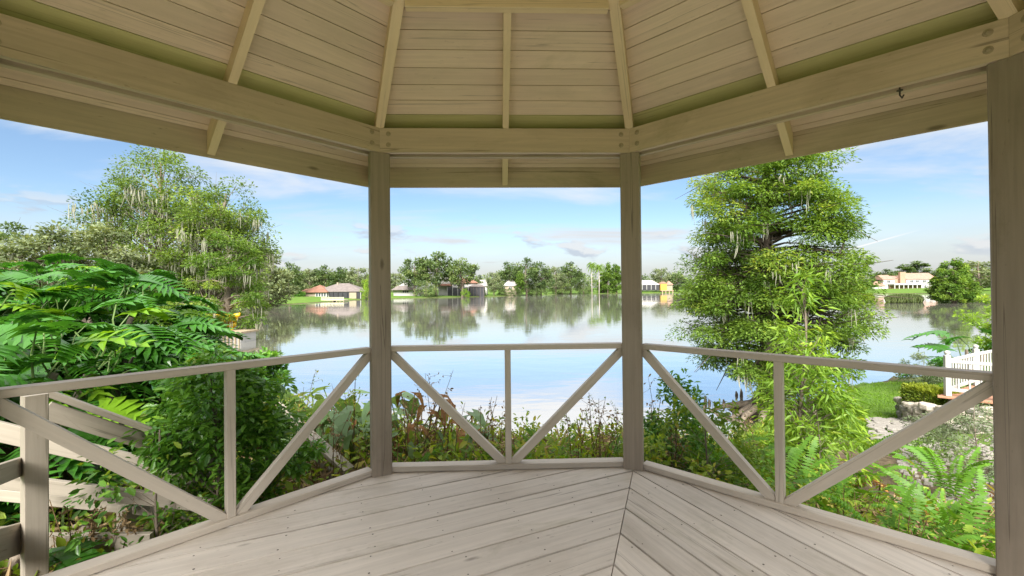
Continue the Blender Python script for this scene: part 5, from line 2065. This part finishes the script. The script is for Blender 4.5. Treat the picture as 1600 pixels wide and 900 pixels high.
h = House('low_house', 'low grey roofed house with dark front next to a yellow gable', 1014, 449.5, 425)
h.box('wall', 'screen', 990, 1030, 444.5, 449.5, 0, 12, 3)
h.hip('roof', 'pale_roof', 988, 1031, 437.6, 444.8, 0, 12, 6)
for k in range(5):
    h.box('porch_post', 'stucco', 996 + k * 7, 996.6 + k * 7, 444.9, 449.5, -.6, -.2, 2)
h.box('gable_wing', 'ochre', 1031, 1041, 443.4, 449.5, -2, 8, 3)
h.put(MB().add([(h.X(1030.5), -2.3, h.Y(443.4)), (h.X(1041.5), -2.3, h.Y(443.4)), (h.X(1036), -2.3, h.Y(440.2)), (h.X(1030.5), 8, h.Y(443.4)), (h.X(1041.5), 8, h.Y(443.4)), (h.X(1036), 8, h.Y(440.2))],
               [(0, 1, 2), (5, 4, 3), (1, 4, 5, 2), (0, 2, 5, 3), (0, 3, 4, 1)]), 'gable_roof', 'tile_p')
h.hip('right_roof', 'tile_p', 1041.6, 1052, 439, 445, 0, 8, 3)
h.box('right_wall', 'tan', 1042, 1051, 445.2, 449.5, .4, 8, 3)
h = House('landing', 'rust coloured landing stage at the water before the yellow gable', 1042, 455.5, 400, 'dock')
h.box('platform', 'brick', 1033, 1052, 453.6, 454.8, -1, 3)
for k in range(4):
    h.box('pile', 'dockwood', 1034 + k * 5.4, 1035 + k * 5.4, 454.8, 457, -.9, -.4, .6)

h = House('mansion', 'wide white mansion with pinkish tile roofs, brick chimney and columned porch', 1415, 452.5, 345)
h.box('left_wing', 'stucco', 1364, 1382, 445.5, 452.5, 0, 9, 3)
h.hip('left_roof', 'tile_p', 1362, 1384, 439, 446, 0, 9, 2)
h.box('block_wall', 'stucco', 1382.2, 1400, 436, 452.5, 1, 13, 3)
h.hip('block_roof', 'tile_p', 1380.5, 1402, 429, 436.3, 1, 13, 1.5)
h.box('middle_wall', 'brick', 1400.2, 1418, 434, 452.5, 2.5, 12, 3)
h.hip('middle_roof', 'tile_p', 1399, 1419, 430.5, 434.3, 2.5, 12, 1)
h.box('chimney', 'brick', 1408, 1416.3, 425, 452.5, .6, 2.4, 2)
h.box('right_wall', 'stucco', 1418.2, 1464, 436, 452.5, 1, 13, 3)
h.hip('right_roof', 'tile_p', 1416.8, 1467, 426.3, 436.3, 1, 13, 1.5)
h.box('porch_roof', 'stucco', 1389, 1440, 442.8, 445.2, -5, .9)
h.box('porch_shade', 'brick', 1390, 1438, 445.3, 452.3, -.6, .5, 1)
for k in range(8):
    h.box('column', 'stucco', 1389.6 + k * 6.9, 1390.6 + k * 6.9, 445.2, 452.5, -4.8, -4.3, 2)
for a in (1388, 1424, 1433, 1444, 1454):
    h.window(a, a + 4.6, 437.8, 442, 1, 2)
for a in (1446, 1456):
    h.window(a, a + 5, 446, 451, 1, 2)

h = House('neighbour_house', 'house with a reddish shingle roof just above the split leaf plants', -20, 440, 27)
h.box('wall', 'tan', -90, 20, 424, 440, .6, 6, 2)
h.hip('roof', 'tile_p', -110, 26, 401.5, 425, .6, 6, 1.2, over=.35)

# seawall planter with kayaks
h = House('seawall_planter', 'timber capped planter dock with white slatted seawall at the cypress foot', 345, 540, 27.5, 'dock')
h.put(MB().prism([(h.X(321), .0), (h.X(357), -.5), (h.X(372), .3), (h.X(373), 2.2), (h.X(330), 2.6)], h.Y(522.5), h.Y(519.5)), 'deck_cap', 'dockwood')
h.put(MB().prism([(h.X(323), .15), (h.X(356), -.32), (h.X(370), .4), (h.X(371), 2.0), (h.X(332), 2.4)], h.Y(556), h.Y(522.6)), 'wall', 'white')
for k in range(5):
    t = k / 4
    h.put(MB().box(h.X(356.5 + 12 * t) - .03, h.X(356.5 + 12 * t) + .035, -.45 + .75 * t - .03, -.42 + .75 * t + .03, h.Y(552), h.Y(523)), 'slat', 'dockwood')
h.box('shore_wall', 'white', 285, 322, 538, 552, .8, 1.1, .3)
h.box('wall_cap', 'dockpale', 284, 322, 535.4, 537.9, .6, 1.3)


def kayak_mesh():
    n, L = 11, 2.9
    vs, fs = [], []
    for i in range(n):
        s = i / (n - 1)
        w = .36 * math.sin(math.pi * min(max(s, .03), .97)) ** .6
        z0 = .10 * (2 * s - 1) ** 4
        y = L * (s - .5)
        vs += [(-w, y, .26 + z0), (-w * .85, y, .10 + z0), (0, y, z0), (w * .85, y, .10 + z0), (w, y, .26 + z0), (0, y, .32 + z0)]
    for i in range(n - 1):
        fs += [(i * 6 + k, i * 6 + (k + 1) % 6, i * 6 + 6 + (k + 1) % 6, i * 6 + 6 + k) for k in range(6)]
    fs += [tuple(range(5, -1, -1)), tuple((n - 1) * 6 + k for k in range(6))]
    me = MB().add(vs, [f[::-1] for f in fs]).mesh('kayak', True)
    me.materials.append(M['yellow'])
    return me


KM = kayak_mesh()
WHICH = ['lowest', 'second from the bottom', 'third from the bottom', 'topmost']
rack = House('kayak_rack', 'timber rack holding yellow kayaks beside the flared cypress trunk', 348, 520, 30, 'rack')
for x in (335.5, 361):
    rack.box('upright', 'dockwood', x, x + 1.6, 492, 522, -.5, -.4, .4)
    rack.box('upright', 'dockwood', x, x + 1.6, 492, 522, .8, .9, .4)
for k in range(4):
    y = 519.5 - k * 7.2
    rack.box('bar', 'dockwood', 335, 363, y, y + 1.0, -.42, -.34)
    rack.box('bar', 'dockwood', 335, 363, y, y + 1.0, .74, .82)
    p = at(349 + (k % 2) * 1.2, y - .6, 30.1)
    ky = link_mesh('kayak', KM, None, None, Matrix.Translation(p) @ Matrix.Rotation(.95 + .1 * k, 4, 'Z'))
    tag(ky, 'yellow kayak on the timber rack, %s of four' % WHICH[k], 'kayak', 'yellow kayaks')
